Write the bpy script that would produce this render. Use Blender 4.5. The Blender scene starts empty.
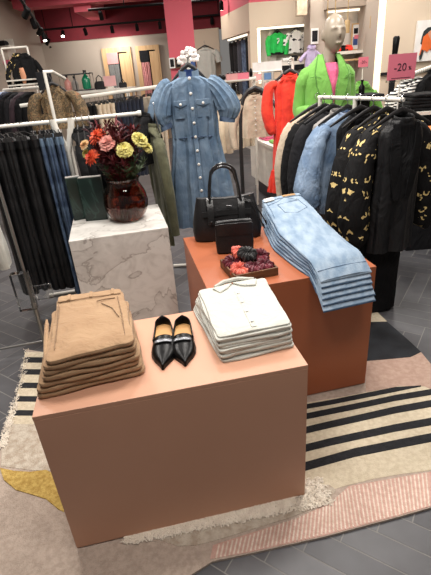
import bpy, math, random
from mathutils import Vector, Matrix, noise
random.seed(7)
PI = math.pi
col = bpy.context.scene.collection
sc = bpy.context.scene

# ------------------------------------------------------------------ camera model (also used to survey true positions)
CH, PITCH, ROLL, FPX = 1.5, math.radians(26.395), math.radians(4.7125), 435.84
_f = Vector((0, math.cos(PITCH), -math.sin(PITCH))); _u = Vector((0, math.sin(PITCH), math.cos(PITCH))); _r = Vector((1, 0, 0))
CR = _r*math.cos(ROLL) - _u*math.sin(ROLL); CU = _u*math.cos(ROLL) + _r*math.sin(ROLL)
CO = Vector((0, 0, CH))
def ray(px, py): return _f + CR*((px-215.5)/FPX) + CU*((287.5-py)/FPX)
def atz(px, py, z):
    d = ray(px, py); return CO + d*((z-CH)/d.z)
def at(px, py, Y):
    d = ray(px, py); return CO + d*(Y/d.y)

# ------------------------------------------------------------------ materials
def lin(c):
    c = c/255.0
    return c/12.92 if c <= .04045 else ((c+.055)/1.055)**2.4
def rgb(c): return (lin(c[0]), lin(c[1]), lin(c[2]), 1)
def nodes(name):
    m = bpy.data.materials.new(name); m.use_nodes = True
    nt = m.node_tree; b = nt.nodes['Principled BSDF']
    return m, nt, b
def wrinkle(nt, b, vec, s=9, amt=.5, d=.03):
    n = nt.nodes.new('ShaderNodeTexNoise'); n.inputs['Scale'].default_value = s; n.inputs['Detail'].default_value = 3; n.inputs['Distortion'].default_value = .9
    mp = nt.nodes.new('ShaderNodeMapping'); mp.inputs['Scale'].default_value = (1.5, 1.5, .7)
    nt.links.new(vec, mp.inputs['Vector']); nt.links.new(mp.outputs['Vector'], n.inputs['Vector'])
    bp = nt.nodes.new('ShaderNodeBump'); bp.inputs['Strength'].default_value = amt; bp.inputs['Distance'].default_value = d
    nt.links.new(n.outputs['Fac'], bp.inputs['Height'])
    old = b.inputs['Normal'].links
    if old: nt.links.new(old[0].from_socket, bp.inputs['Normal'])
    nt.links.new(bp.outputs['Normal'], b.inputs['Normal'])
def mat(name, c, rough=.6, c2=None, scale=8, bump=0, bscale=200, metal=0, spec=.5, detail=4, coat=0, sheen=0, stretch=None, wr=0):
    m, nt, b = nodes(name)
    b.inputs['Roughness'].default_value = rough; b.inputs['Metallic'].default_value = metal
    b.inputs['Specular IOR Level'].default_value = spec
    b.inputs['Coat Weight'].default_value = coat; b.inputs['Sheen Weight'].default_value = sheen
    tc = nt.nodes.new('ShaderNodeTexCoord'); vec = tc.outputs['Object']
    if stretch:
        mp = nt.nodes.new('ShaderNodeMapping'); mp.inputs['Scale'].default_value = stretch
        nt.links.new(vec, mp.inputs['Vector']); vec = mp.outputs['Vector']
    if c2 is None: c2 = tuple(x*.93 for x in c)
    n = nt.nodes.new('ShaderNodeTexNoise'); n.inputs['Scale'].default_value = scale; n.inputs['Detail'].default_value = detail
    nt.links.new(vec, n.inputs['Vector'])
    r = nt.nodes.new('ShaderNodeValToRGB'); r.color_ramp.elements[0].color = rgb(c2); r.color_ramp.elements[1].color = rgb(c)
    r.color_ramp.elements[0].position = .35; r.color_ramp.elements[1].position = .65
    nt.links.new(n.outputs['Fac'], r.inputs['Fac']); nt.links.new(r.outputs['Color'], b.inputs['Base Color'])
    if bump:
        n2 = nt.nodes.new('ShaderNodeTexNoise'); n2.inputs['Scale'].default_value = bscale; n2.inputs['Detail'].default_value = 2
        nt.links.new(vec, n2.inputs['Vector'])
        bp = nt.nodes.new('ShaderNodeBump'); bp.inputs['Strength'].default_value = bump; bp.inputs['Distance'].default_value = .004
        nt.links.new(n2.outputs['Fac'], bp.inputs['Height']); nt.links.new(bp.outputs['Normal'], b.inputs['Normal'])
    if wr: wrinkle(nt, b, tc.outputs['Object'], 9, wr)
    return m
def cloth(name, c, c2=None, bump=.5, rough=.85, scale=14, bscale=55): return mat(name, c, rough, c2, scale, bump, bscale, sheen=.1, wr=.45)
def emit(name, c, s):
    m, nt, b = nodes(name)
    b.inputs['Base Color'].default_value = rgb(c); b.inputs['Emission Color'].default_value = rgb(c); b.inputs['Emission Strength'].default_value = s
    return m
def marble(name, base, vein):
    m, nt, b = nodes(name); b.inputs['Roughness'].default_value = .3
    tc = nt.nodes.new('ShaderNodeTexCoord')
    n = nt.nodes.new('ShaderNodeTexNoise'); n.inputs['Scale'].default_value = 3.6; n.inputs['Detail'].default_value = 6; n.inputs['Distortion'].default_value = .6
    nt.links.new(tc.outputs['Object'], n.inputs['Vector'])
    r = nt.nodes.new('ShaderNodeValToRGB'); e = r.color_ramp.elements
    e[0].position = .40; e[0].color = rgb(base); e[1].position = .62; e[1].color = rgb(base)
    x = e.new(.488); x.color = rgb(base); x = e.new(.5); x.color = rgb(vein); x = e.new(.512); x.color = rgb(tuple(.75*p+.25*q for p, q in zip(base, vein)))
    nt.links.new(n.outputs['Fac'], r.inputs['Fac'])
    n2 = nt.nodes.new('ShaderNodeTexNoise'); n2.inputs['Scale'].default_value = 9; n2.inputs['Detail'].default_value = 6; n2.inputs['Distortion'].default_value = 2.2
    nt.links.new(tc.outputs['Object'], n2.inputs['Vector'])
    r2 = nt.nodes.new('ShaderNodeValToRGB'); e = r2.color_ramp.elements
    e[0].position = .25; e[0].color = (.78, .77, .76, 1); e[1].position = .55; e[1].color = (1, 1, 1, 1)
    nt.links.new(n2.outputs['Fac'], r2.inputs['Fac'])
    mx = nt.nodes.new('ShaderNodeMixRGB'); mx.blend_type = 'MULTIPLY'; mx.inputs[0].default_value = 1
    nt.links.new(r.outputs['Color'], mx.inputs[1]); nt.links.new(r2.outputs['Color'], mx.inputs[2]); nt.links.new(mx.outputs['Color'], b.inputs['Base Color'])
    return m
def spots_print(name, base, dots, scale, thr, dots2=None):
    m, nt, b = nodes(name); b.inputs['Roughness'].default_value = .8; b.inputs['Specular IOR Level'].default_value = .25
    tc = nt.nodes.new('ShaderNodeTexCoord'); at_ = nt.nodes.new('ShaderNodeAttribute'); at_.attribute_name = 'cloth_uv'
    v = nt.nodes.new('ShaderNodeTexVoronoi'); v.voronoi_dimensions = '2D'; v.inputs['Scale'].default_value = scale
    nd = nt.nodes.new('ShaderNodeTexNoise'); nd.noise_dimensions = '2D'; nd.inputs['Scale'].default_value = scale*3.2; nd.inputs['Detail'].default_value = 0
    ad = nt.nodes.new('ShaderNodeMixRGB'); ad.blend_type = 'ADD'; ad.inputs[0].default_value = .055
    oi = nt.nodes.new('ShaderNodeObjectInfo'); of = nt.nodes.new('ShaderNodeVectorMath'); of.operation = 'ADD'
    nt.links.new(at_.outputs['Vector'], of.inputs[0]); nt.links.new(oi.outputs['Random'], of.inputs[1])
    nt.links.new(of.outputs[0], nd.inputs['Vector']); nt.links.new(of.outputs[0], ad.inputs[1]); nt.links.new(nd.outputs['Color'], ad.inputs[2])
    nt.links.new(ad.outputs['Color'], v.inputs['Vector'])
    wrinkle(nt, b, tc.outputs['Object'], 9, .7)
    r = nt.nodes.new('ShaderNodeValToRGB'); r.color_ramp.interpolation = 'CONSTANT'; e = r.color_ramp.elements
    e[0].position = 0; e[0].color = rgb(dots); e[1].position = thr; e[1].color = rgb(base)
    nt.links.new(v.outputs['Distance'], r.inputs['Fac']); nt.links.new(r.outputs['Color'], b.inputs['Base Color'])
    return m
def stripes(name, a, bcol, scale, axis='Z', duty=.5, rough=.85):
    m, nt, b = nodes(name); b.inputs['Roughness'].default_value = rough
    tc = nt.nodes.new('ShaderNodeTexCoord'); w = nt.nodes.new('ShaderNodeTexWave'); w.bands_direction = axis
    w.inputs['Scale'].default_value = scale; w.inputs['Distortion'].default_value = .4
    nt.links.new(tc.outputs['Object'], w.inputs['Vector'])
    r = nt.nodes.new('ShaderNodeValToRGB'); r.color_ramp.elements[0].color = rgb(a); r.color_ramp.elements[1].color = rgb(bcol)
    r.color_ramp.elements[0].position = duty-.05; r.color_ramp.elements[1].position = duty+.05
    nt.links.new(w.outputs['Fac'], r.inputs['Fac']); nt.links.new(r.outputs['Color'], b.inputs['Base Color'])
    return m
def floral(name, cols, scale):
    m, nt, b = nodes(name); b.inputs['Roughness'].default_value = .8
    tc = nt.nodes.new('ShaderNodeTexCoord'); n = nt.nodes.new('ShaderNodeTexNoise'); n.inputs['Scale'].default_value = scale
    n.inputs['Detail'].default_value = 5; n.inputs['Distortion'].default_value = 1.5
    nt.links.new(tc.outputs['Object'], n.inputs['Vector'])
    r = nt.nodes.new('ShaderNodeValToRGB'); e = r.color_ramp.elements
    k = len(cols); e[0].position = .3; e[0].color = rgb(cols[0]); e[1].position = .7; e[1].color = rgb(cols[-1])
    for i in range(1, k-1): x = e.new(.3+.4*i/(k-1)); x.color = rgb(cols[i])
    nt.links.new(n.outputs['Fac'], r.inputs['Fac']); nt.links.new(r.outputs['Color'], b.inputs['Base Color'])
    return m
def glass(name, c, rough=.03):
    m, nt, b = nodes(name); b.inputs['Base Color'].default_value = rgb(c); b.inputs['Transmission Weight'].default_value = 1
    b.inputs['Roughness'].default_value = rough; b.inputs['IOR'].default_value = 1.45
    return m

M = dict(
    pink_laminate=mat('pink_laminate', (197, 149, 122), .45, (194, 146, 119), 3, .05, 400),
    rust_laminate=mat('rust_laminate', (164, 92, 58), .42, (160, 89, 55), 3, .05, 400),
    marble=marble('white_marble', (212, 209, 203), (158, 152, 146)),
    green_marble=marble('green_marble', (16, 34, 30), (44, 66, 60)),
    khaki=cloth('khaki_twill', (163, 133, 101), (152, 121, 90), .55, .9, 10, 40),
    khaki_dark=cloth('khaki_seam', (134, 106, 78)),
    white_cotton=cloth('white_cotton', (193, 193, 184), (186, 186, 177), .5, .8, 8, 26),
    white_button=mat('white_button', (205, 203, 195), .3),
    black_leather=mat('black_leather', (24, 24, 25), .3, (18, 18, 19), 30, .25, 120, spec=.6),
    black_gloss=mat('black_gloss', (12, 12, 13), .3, (9, 9, 10), 20, spec=.16),
    black_bag=mat('black_bag', (23, 23, 25), .45, (17, 17, 19), 12, .3, 160, spec=.4, wr=.2),
    tan_lining=mat('tan_lining', (196, 148, 92), .6),
    strap_metal=mat('strap_metal', (120, 122, 126), .35, metal=.7),
    silver=mat('silver_metal', (190, 192, 195), .25, metal=1),
    denim_light=mat('denim_light', (150, 167, 183), .9, (118, 140, 162), 26, .4, 160, detail=8, stretch=(1, .35, 1), wr=.25),
    denim_edge=mat('denim_edge', (84, 108, 136), .9, (60, 84, 112), 40),
    denim_mid=mat('denim_mid', (114, 134, 154), .9, (84, 107, 131), 9, .45, 60, detail=8, wr=.6),
    denim_dark=mat('denim_dark', (98, 118, 144), .9, (48, 65, 92), 16, .5, 70, detail=7, wr=.6),
    denim_blouse=mat('denim_blouse', (140, 160, 184), .85, (98, 122, 152), 9, .5, 50, wr=.8),
    label_white=mat('label_white', (232, 230, 222), .6), patch_tan=mat('patch_tan', (178, 138, 92), .7),
    wood_tray=mat('wood_tray', (120, 82, 50), .6, (72, 46, 26), 5, .2, 60, stretch=(1, 6, 6)),
    coral=cloth('coral_satin', (222, 112, 92), (196, 88, 74), .4, .55), burgundy=cloth('burgundy_satin', (106, 22, 40), (78, 12, 28), .4, .5),
    black_satin=cloth('black_satin', (20, 19, 20), None, .4, .5),
    brown_glass=glass('brown_glass', (170, 112, 92)),
    water=glass('vase_water', (240, 214, 196), 0),
    yellow_petal=mat('yellow_petal', (226, 216, 142), .7, (200, 190, 104), 30), pink_petal=mat('pink_petal', (226, 166, 154), .7, (210, 134, 124), 30),
    orange_petal=mat('orange_petal', (220, 88, 44), .7, (176, 50, 24), 30), cream_petal=mat('cream_petal', (232, 214, 168), .7, (220, 160, 110), 30),
    red_leaf=mat('red_leaf', (110, 26, 34), .6, (62, 14, 22), 12), green_leaf=mat('green_leaf', (66, 84, 48), .6, (44, 58, 34), 12),
    white_metal=mat('white_metal', (226, 222, 212), .4), steel=mat('steel_tube', (150, 148, 144), .35, metal=.8), dark_metal=mat('dark_metal', (34, 33, 34), .45),
    black_cloth=mat('black_cloth', (17, 17, 19), .9, (12, 12, 14), 14, .4, 55, spec=.25, wr=.7), charcoal=mat('charcoal_cloth', (32, 32, 35), .9, (24, 24, 27), 14, .4, 55, spec=.25, wr=.7),
    leather_look=mat('leather_look', (24, 24, 26), .55, (17, 17, 19), 10, .3, 40, spec=.35, wr=.7),
    navy=cloth('navy_cloth', (34, 40, 58), (26, 30, 44)), cream=cloth('cream_cloth', (222, 204, 178), (208, 188, 160)),
    beige=cloth('beige_knit', (196, 180, 158), (180, 162, 140), .7), olive=cloth('olive_cloth', (86, 86, 62), (70, 70, 50), .5),
    red_cloth=cloth('red_cloth', (236, 62, 40), (214, 44, 28), .5), lime=cloth('lime_cloth', (114, 172, 76), (105, 162, 67), .35),
    lime_dark=cloth('lime_seam', (84, 138, 54)), pink_top=cloth('pink_top', (232, 110, 150), (222, 94, 136)),
    kelly=cloth('kelly_knit', (36, 190, 84), (24, 170, 70)), orange_cloth=cloth('orange_cloth', (240, 122, 40), (226, 104, 28)),
    lilac=cloth('lilac_cloth', (186, 172, 206)), grey_cloth=cloth('grey_cloth', (150, 146, 142)), pale_blue=cloth('pale_blue_cloth', (150, 168, 196)),
    butterfly=spots_print('butterfly_print', (15, 14, 15), (222, 196, 132), 13.5, .17),
    spot_white=spots_print('spotted_white', (228, 226, 220), (40, 40, 42), 9, .22),
    breton=stripes('breton_stripe', (30, 30, 34), (232, 230, 224), 11), rib=stripes('rib_white', (186, 182, 174), (236, 232, 222), 14, 'X', .3, .5),
    leopard=floral('floral_blouse', [(34, 28, 22), (96, 78, 54), (54, 48, 34), (140, 114, 80), (70, 60, 42), (150, 84, 50)], 34),
    track_black=mat('track_black', (13, 12, 13), .7, spec=.2),
    mannequin=mat('mannequin_skin', (152, 140, 124), .38, (148, 136, 120), 3),
    wall=mat('beige_plaster', (172, 160, 147), .9, (169, 157, 144), 2), wall_light=mat('pale_plaster', (208, 191, 169), .9, (205, 188, 166), 2), wall_red=mat('dark_red_paint', (112, 22, 34), .8),
    ceiling=mat('red_ceiling_paint', (128, 34, 46), .85), pillar=mat('pink_paint', (206, 92, 106), .7, (202, 88, 102), 2), white_paint=mat('white_paint', (226, 220, 210), .7),
    oak=mat('pale_oak', (206, 172, 128), .6, (190, 152, 108), 4, .1, 40, stretch=(5, 5, .6)), mirror=mat('mirror', (200, 200, 200), .03, metal=1),
    curtain=cloth('grey_curtain', (128, 128, 126)), pink_sign=mat('pink_sign_card', (222, 120, 138), .5, (219, 117, 135), 2), sign_ink=mat('sign_ink', (54, 30, 46), .6),
    pale_pink=mat('pale_pink_card', (232, 178, 176), .6), pink_box=mat('pink_box_card', (212, 150, 148), .6),
    led=emit('led_strip', (255, 244, 222), 1.6), led_soft=emit('led_pilaster', (250, 238, 206), .75), lamp=emit('lamp_face', (255, 246, 226), 14), gold_tube=mat('gold_tube', (178, 150, 104), .5),
    green_glass=mat('green_bottle', (24, 128, 92), .2), pink_bottle=mat('pink_bottle', (214, 150, 140), .3), paper=mat('white_paper', (232, 230, 226), .6),
    skin=mat('print_skin', (206, 146, 112), .7), hair=mat('print_hair', (30, 42, 44), .7), print_orange=mat('print_orange', (226, 104, 40), .7), print_blue=mat('print_blue', (52, 80, 140), .6),
    packet=mat('beige_packet', (190, 170, 146), .6), packet_blue=mat('blue_packet', (90, 130, 176), .6), orchid=mat('orchid_petal', (240, 234, 230), .6),
    plank_a=mat('slate_plank_light', (92, 92, 95), .42, (84, 84, 87), 14), plank_b=mat('slate_plank', (83, 83, 86), .42, (76, 76, 79), 14), plank_c=mat('slate_plank_deep', (74, 74, 78), .42, (68, 68, 71), 14),
    grout=mat('grout', (138, 136, 132), .8), clear=glass('clear_acrylic', (236, 238, 238)),
    rug_beige=mat('rug_beige', (190, 173, 159), .95, (172, 155, 141), 60, 1, 190), rug_cream=mat('rug_cream', (214, 202, 178), .95, (198, 184, 158), 60, 1, 190),
    rug_black=mat('rug_black', (36, 37, 41), .95, (25, 26, 29), 50, 1, 190), rug_navy=mat('rug_navy', (44, 47, 52), .95, (28, 30, 34), 9, 1, 190),
    rug_pink=mat('rug_pink', (208, 170, 156), .95, (196, 156, 142), 60, 1, 190), rug_white=mat('rug_white', (232, 218, 204), .95, (206, 188, 170), 60, 1, 190),
    rug_shag=mat('rug_shag', (238, 229, 214), .95, (222, 211, 195), 30),
    rug_gold=mat('rug_gold', (204, 174, 98), .9, (172, 138, 66), 60, 1, 190), rug_grey=mat('rug_grey', (200, 190, 174), .95, (172, 156, 138), 40, 1, 190), rug_blush=mat('rug_blush', (192, 164, 148), .95, (178, 148, 132), 50, 1, 190),
)

# ------------------------------------------------------------------ mesh helpers
class MB:
    def __init__(s): s.v = []; s.f = []; s.mi = []; s.cur = 0; s.uv = {}
    def add(s, vs, fs):
        o = len(s.v); s.v += [tuple(p) for p in vs]
        for f in fs: s.f.append(tuple(i+o for i in f)); s.mi.append(s.cur)
    def box(s, c, d, rz=0):
        c = Vector(c); R = Matrix.Rotation(rz, 3, 'Z')
        vs = [c + R @ Vector((x*d[0]/2, y*d[1]/2, z*d[2]/2)) for z in (-1, 1) for x, y in ((-1, -1), (1, -1), (1, 1), (-1, 1))]
        s.add(vs, [(3, 2, 1, 0), (4, 5, 6, 7), (0, 1, 5, 4), (1, 2, 6, 5), (2, 3, 7, 6), (3, 0, 4, 7)]); return s
    def loft(s, rings, caps=True, closed=False):
        n = len(rings[0]); vs = [p for r in rings for p in r]; fs = []
        m = len(rings)
        for i in range(m if closed else m-1):
            a = i*n; b = ((i+1) % m)*n
            for j in range(n): fs.append((a+j, a+(j+1) % n, b+(j+1) % n, b+j))
        if caps and not closed:
            fs.append(tuple(range(n-1, -1, -1))); fs.append(tuple((m-1)*n+j for j in range(n)))
        o = len(s.v); V = 0; mid = [Vector(p) for p in rings[len(rings)//2]]
        per = sum((mid[q]-mid[q-1]).length for q in range(n))*.9; pc = None
        for i, r in enumerate(rings):          # cloth coordinates: length round the ring and along the piece
            c_ = sum((Vector(p) for p in r), Vector())/n
            if pc is not None: V += (c_-pc).length
            pc = c_
            for j in range(n): s.uv[o+i*n+j] = (per*(.5-abs(j/n-.5)), V, 0)
        s.add(vs, fs); return s
    def tube(s, pts, r, n=8, closed=False, flat=None, rib=None):
        pts = [Vector(p) for p in pts]; k = len(pts); rings = []
        up = None
        for i, p in enumerate(pts):
            if closed: t = pts[(i+1) % k]-pts[i-1]
            else: t = pts[min(i+1, k-1)]-pts[max(i-1, 0)]
            t = t.normalized() if t.length > 1e-9 else Vector((0, 0, 1))
            if up is None:
                up = Vector((0, 0, 1)) if abs(t.z) < .9 else Vector((1, 0, 0))
            a = (up - t*up.dot(t)); a = a.normalized() if a.length > 1e-6 else t.orthogonal().normalized()
            up = a; b = t.cross(a)
            rr = r[i] if isinstance(r, (list, tuple)) else r
            ra, rb = (rr, rr) if not isinstance(rr, (list, tuple)) else rr
            ring = []
            for j in range(n):
                th = 2*PI*j/n; q = 1
                if rib: q = 1 + rib[1]*math.sin(rib[0]*th + i*rib[2])
                ring.append(p + a*(ra*q*math.cos(th)) + b*(rb*q*math.sin(th)))
            rings.append(ring)
        return s.loft(rings, True, closed)
    def lathe(s, prof, c=(0, 0, 0), n=24, caps=True):
        c = Vector(c)
        return s.loft([[c+Vector((r*math.cos(2*PI*j/n), r*math.sin(2*PI*j/n), z)) for j in range(n)] for r, z in prof], caps)
    def prism(s, outline, z0, z1):
        n = len(outline)
        vs = [(x, y, z0) for x, y in outline]+[(x, y, z1) for x, y in outline]
        fs = [tuple(range(n-1, -1, -1)), tuple(range(n, 2*n))]+[(i, (i+1) % n, n+(i+1) % n, n+i) for i in range(n)]
        s.add(vs, fs); return s
    def prism_v(s, outline, y0, y1):     # outline in x,z ; thickness along y
        n = len(outline)
        vs = [(x, y0, z) for x, z in outline]+[(x, y1, z) for x, z in outline]
        fs = [tuple(range(n)), tuple(range(2*n-1, n-1, -1))]+[((i+1) % n, i, n+i, n+(i+1) % n) for i in range(n)]
        s.add(vs, fs); return s
    def ball(s, c, r, n=12, m=8):
        c = Vector(c); r = (r, r, r) if not isinstance(r, (list, tuple)) else r
        rings = []
        for i in range(m+1):
            ph = -PI/2+PI*i/m; q = max(math.cos(ph), .02)
            rings.append([c+Vector((r[0]*q*math.cos(2*PI*j/n), r[1]*q*math.sin(2*PI*j/n), r[2]*math.sin(ph))) for j in range(n)])
        return s.loft(rings)
    def xf(s, mtx, start=0):
        for i in range(start, len(s.v)): s.v[i] = tuple(mtx @ Vector(s.v[i]))
        return s
def obj(name, mb, m, parent=None, loc=None, rz=0, smooth=True, bevel=0, sub=0, kind=None):
    me = bpy.data.meshes.new(name); me.from_pydata([tuple(p) for p in mb.v], [], mb.f); me.update()
    ms = m if isinstance(m, (list, tuple)) else [m]
    for x in ms: me.materials.append(M[x] if isinstance(x, str) else x)
    if len(ms) > 1: me.polygons.foreach_set('material_index', mb.mi)
    if 'spot_white' in ms or 'butterfly' in ms:
        at_ = me.attributes.new('cloth_uv', 'FLOAT_VECTOR', 'POINT')
        for k_, c_ in mb.uv.items(): at_.data[k_].vector = c_
    o = bpy.data.objects.new(name, me); col.objects.link(o)
    if smooth:
        me.polygons.foreach_set('use_smooth', [True]*len(me.polygons))
        try: me.set_sharp_from_angle(angle=math.radians(42))
        except Exception: pass
    if parent: o.parent = parent
    if loc is not None: o.location = loc
    o.rotation_euler = (0, 0, rz)
    if bevel:
        b = o.modifiers.new('bevel', 'BEVEL'); b.width = bevel; b.segments = 2; b.limit_method = 'ANGLE'
    if sub:
        b = o.modifiers.new('subdivision', 'SUBSURF'); b.levels = sub; b.render_levels = sub
    if kind: o['kind'] = kind
    return o
def tag(o, label, cat, group=None):
    o['label'] = label; o['category'] = cat
    if group: o['group'] = group
    return o
def thing(name, label, cat, loc=(0, 0, 0), rz=0, group=None):
    o = bpy.data.objects.new(name, None); col.objects.link(o); o.location = loc; o.rotation_euler = (0, 0, rz); o.empty_display_size = .05
    return tag(o, label, cat, group)
def one(name, mb, m, label, cat, loc=(0, 0, 0), rz=0, group=None, **k):
    return tag(obj(name, mb, m, None, loc, rz, **k), label, cat, group)
def dup(root, loc, rz=0, label=None, group=None):
    r = root.copy(); col.objects.link(r); r.location = loc; r.rotation_euler = (0, 0, rz)
    if label: r['label'] = label
    if group: r['group'] = group
    for ch in list(root.children):
        c = ch.copy(); col.objects.link(c); c.parent = r
        for g in list(ch.children):
            d = g.copy(); col.objects.link(d); d.parent = c
    return r
def setting(name, mb, m, parent=None, **k):
    return obj(name, mb, m, parent, kind='structure', **k)
def nz(x, y, z=0): return noise.noise(Vector((x, y, z)))
def lerp(a, b, t): return a+(b-a)*t
def interp(rows, t):           # rows: list of tuples, first value the key; t in 0..1 over index
    x = t*(len(rows)-1); i = min(int(x), len(rows)-2); f = x-i
    f2 = f*f*(3-2*f)*.35+f*.65
    return [lerp(a, b, f2) for a, b in zip(rows[i], rows[i+1])]

# slab of folded cloth: convex plan outline, rounded edges
def slab(mb, outline, z0, t, seed=0, wav=.004, puff=.0):
    cx = sum(p[0] for p in outline)/len(outline); cy = sum(p[1] for p in outline)/len(outline)
    size = max(math.hypot(p[0]-cx, p[1]-cy) for p in outline)
    def ring(inset, z, w, pf):
        out = []
        for x, y in outline:
            d = math.hypot(x-cx, y-cy); k = (d-inset)/d
            X, Y = cx+(x-cx)*k, cy+(y-cy)*k
            out.append(Vector((X, Y, z + w*nz(X*9, Y*9, seed) + pf)))
        return out
    def disc(k):
        return [Vector((cx+(x-cx)*k, cy+(y-cy)*k, z0+t+wav*nz((cx+(x-cx)*k)*9, (cy+(y-cy)*k)*9, seed)+puff*(1-k*k))) for x, y in outline]
    rings = [ring(t*.55, z0, wav*.5, 0), ring(t*.16, z0+t*.12, wav, 0), ring(0, z0+t*.45, wav, 0), ring(t*.14, z0+t*.85, wav, 0), ring(t*.5, z0+t, wav, 0)]
    rings += [disc(k) for k in (.85, .7, .5, .3, .1)]
    mb.loft(rings)
def quad_outline(c, n=18, jit=0, seed=0, rc=.018):
    pts = []
    c = [Vector((p[0], p[1])) for p in c]
    for i in range(4):
        a, b, d0 = c[i], c[(i+1) % 4], c[i-1]
        u = (b-a); L = u.length; u /= L; v = (d0-a).normalized(); nrm = Vector((u.y, -u.x))
        k0, k1 = a+v*rc, a+u*rc
        for q in range(4):      # rounded corner
            s = q/4; p = k0*(1-s)**2 + a*2*s*(1-s) + k1*s*s; pts.append((p.x, p.y))
        for j in range(n):
            s = rc + (L-2*rc)*j/n
            e = min(1, j/3, (n-j)/3)
            p = a + u*s + nrm*(jit*e*nz(s*8, i*3.1+seed*1.7, seed)); pts.append((p.x, p.y))
    return pts

# ------------------------------------------------------------------ setting
YAW = math.radians(10.2)
def herringbone():
    mb = MB(); L, W, g = 5, .098, .0022
    th = math.radians(-35); c, s = math.cos(th), math.sin(th)
    rnd = random.Random(3)
    for a in range(-90, 95):
        for b in range(-14, 15):
            for k in range(2):
                ox, oy = a + b*L, a - b*L
                x0, y0, x1, y1 = (ox, oy, ox+L, oy+1) if k == 0 else (ox, oy+1, ox+1, oy+L+1)
                mx, my = (x0+x1)/2*W, (y0+y1)/2*W
                X, Y = mx*c-my*s, mx*s+my*c+3
                if not (-3.2 < X < 4.6 and -.6 < Y < 12.2): continue
                mb.cur = rnd.choice((0, 1, 1, 2))
                q = [(x0*W+g, y0*W+g), (x1*W-g, y0*W+g), (x1*W-g, y1*W-g), (x0*W+g, y1*W-g)]
                mb.add([(x*c-y*s, x*s+y*c+3, 0) for x, y in q], [(0, 1, 2, 3)])
    mb.cur = 3
    mb.box((.7, 5.6, -.051), (9.4, 14.4, .1))
    return mb
setting('floor', herringbone(), ['plank_a', 'plank_b', 'plank_c', 'grout'], smooth=False)
# back walls
Z_C = 3.05
YB = 12.0
setting('wall_back', MB().box((-1.55, YB+.1, 1.19), (4.2, .2, 2.38)), 'wall', smooth=False)
setting('trim_1', MB().box((-.9, YB+.05, 2.38+.36), (5.6, .16, .72)), 'wall_red', smooth=False)
setting('wall_left', MB().box((-3.75, 6.2, Z_C/2), (.2, 12, Z_C)), 'wall', smooth=False)
setting('ceiling', MB().box((.7, 5.6, Z_C+.05), (9.2, 14.2, .1)), 'ceiling', smooth=False)
setting('trim_2', MB().box((-2.2, 11.2, 2.9), (.34, 1.6, .3)).box((-.9, 10.4, 2.96), (5.2, .4, .18)), 'pillar', smooth=False)
# right-hand back walls
def wall_seg(name, p0, p1, z0, z1, m, th=.12, kind=True):
    p0, p1 = Vector((p0[0], p0[1], 0)), Vector((p1[0], p1[1], 0)); d = p1-p0; n = Vector((-d.y, d.x, 0)).normalized()*th/2
    c = (p0+p1)/2+n
    o = MB().box((0, 0, 0), (d.length, th, z1-z0))
    r = setting(name, o, m, smooth=False); r.location = (c.x, c.y, (z0+z1)/2); r.rotation_euler = (0, 0, math.atan2(d.y, d.x)); return r
A0 = at(192, 40, 11); A1 = at(222, 40, 9.7); A2 = at(250, 40, 8.0); A3 = at(257.5, 40, 8.0); A4 = at(316, 40, 8.0)
wall_seg('wall_right_rear', (A0.x-.3, 11), (A1.x, 10.9), 0, 2.32, 'wall_light')
wall_seg('trim_3', (A0.x-.3, 11.0), (A1.x+.1, 10.9), 2.32, Z_C, 'wall_red')
zt = 2.40
wall_seg('wall_right_angled', (A1.x, 9.7), (A2.x, 8.0), 2.02, zt, 'wall_light')
wall_seg('wall_right_angled_back', (A1.x+.25, 9.95), (A2.x+.35, 8.25), 0, 2.05, 'white_paint')
wall_seg('trim_4', (A1.x, 9.72), (A2.x, 8.02), zt, Z_C, 'pillar')
wall_seg('wall_right_jamb', (A2.x, 8.0), (A3.x, 8.0), 0, zt, 'wall_light', .35)
wall_seg('wall_right_header', (A3.x, 8.0), (A4.x, 8.0), 2.06, zt, 'wall_light', .35)
wall_seg('wall_right_niche', (A3.x, 8.36), (A4.x+.4, 8.36), 0, zt, 'white_paint')
wall_seg('trim_5', (A2.x, 8.0), (A4.x+1.2, 8.0), zt, Z_C, 'pillar', .3)
setting('trim_6', MB().box(((A3.x+A4.x)/2, 8.1, 2.045), (A4.x-A3.x, .05, .03)).box((A3.x+.03, 8.1, 1.05), (.05, .05, 2.0)), 'led', smooth=False)
setting('trim_7', MB().box((0, 0, 0), ((Vector((A1.x, 9.7))-Vector((A2.x, 8.0))).length-.1, .04, .03)), 'led', smooth=False).location = ((A1.x+A2.x)/2+.12, 8.95, 2.01)
bpy.data.objects['trim_7'].rotation_euler = (0, 0, math.atan2(8.0-9.7, A2.x-A1.x))
B0 = at(309, 40, 7.4); B1 = at(325, 40, 7.4); B2 = at(377, 40, 6.9); B3 = at(383, 40, 6.3)
setting('wall_right_column', MB().box(((B0.x+B1.x)/2, 7.55, Z_C/2), (B1.x-B0.x, .4, Z_C)), 'wall', smooth=False)
setting('wall_right_shelf_niche', MB().box(((B1.x+B3.x)/2+.05, 7.55, Z_C/2), (B3.x-B1.x+.4, .1, Z_C)), 'white_paint', smooth=False)
zl = at(352, 11, 7.3).z
setting('trim_8', MB().box(((B1.x+B2.x)/2, 7.32, zl+.16), (B2.x-B1.x+.1, .4, .24)), 'wall', smooth=False)
setting('trim_9', MB().box(((B1.x+B2.x)/2, 7.4, zl+.02), (B2.x-B1.x, .04, .025)), 'led', smooth=False)
setting('wall_right', MB().box((B3.x+1.2, 6.38, Z_C/2), (2.4, .16, Z_C)), 'wall_light', smooth=False)
setting('trim_10', MB().box((B3.x-.03, 6.33, Z_C/2), (.07, .06, Z_C)), 'led_soft', smooth=False)
setting('wall_right_return', MB().box((B3.x+.08, 6.9, Z_C/2), (.1, 1.1, Z_C)), 'wall', smooth=False)
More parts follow.
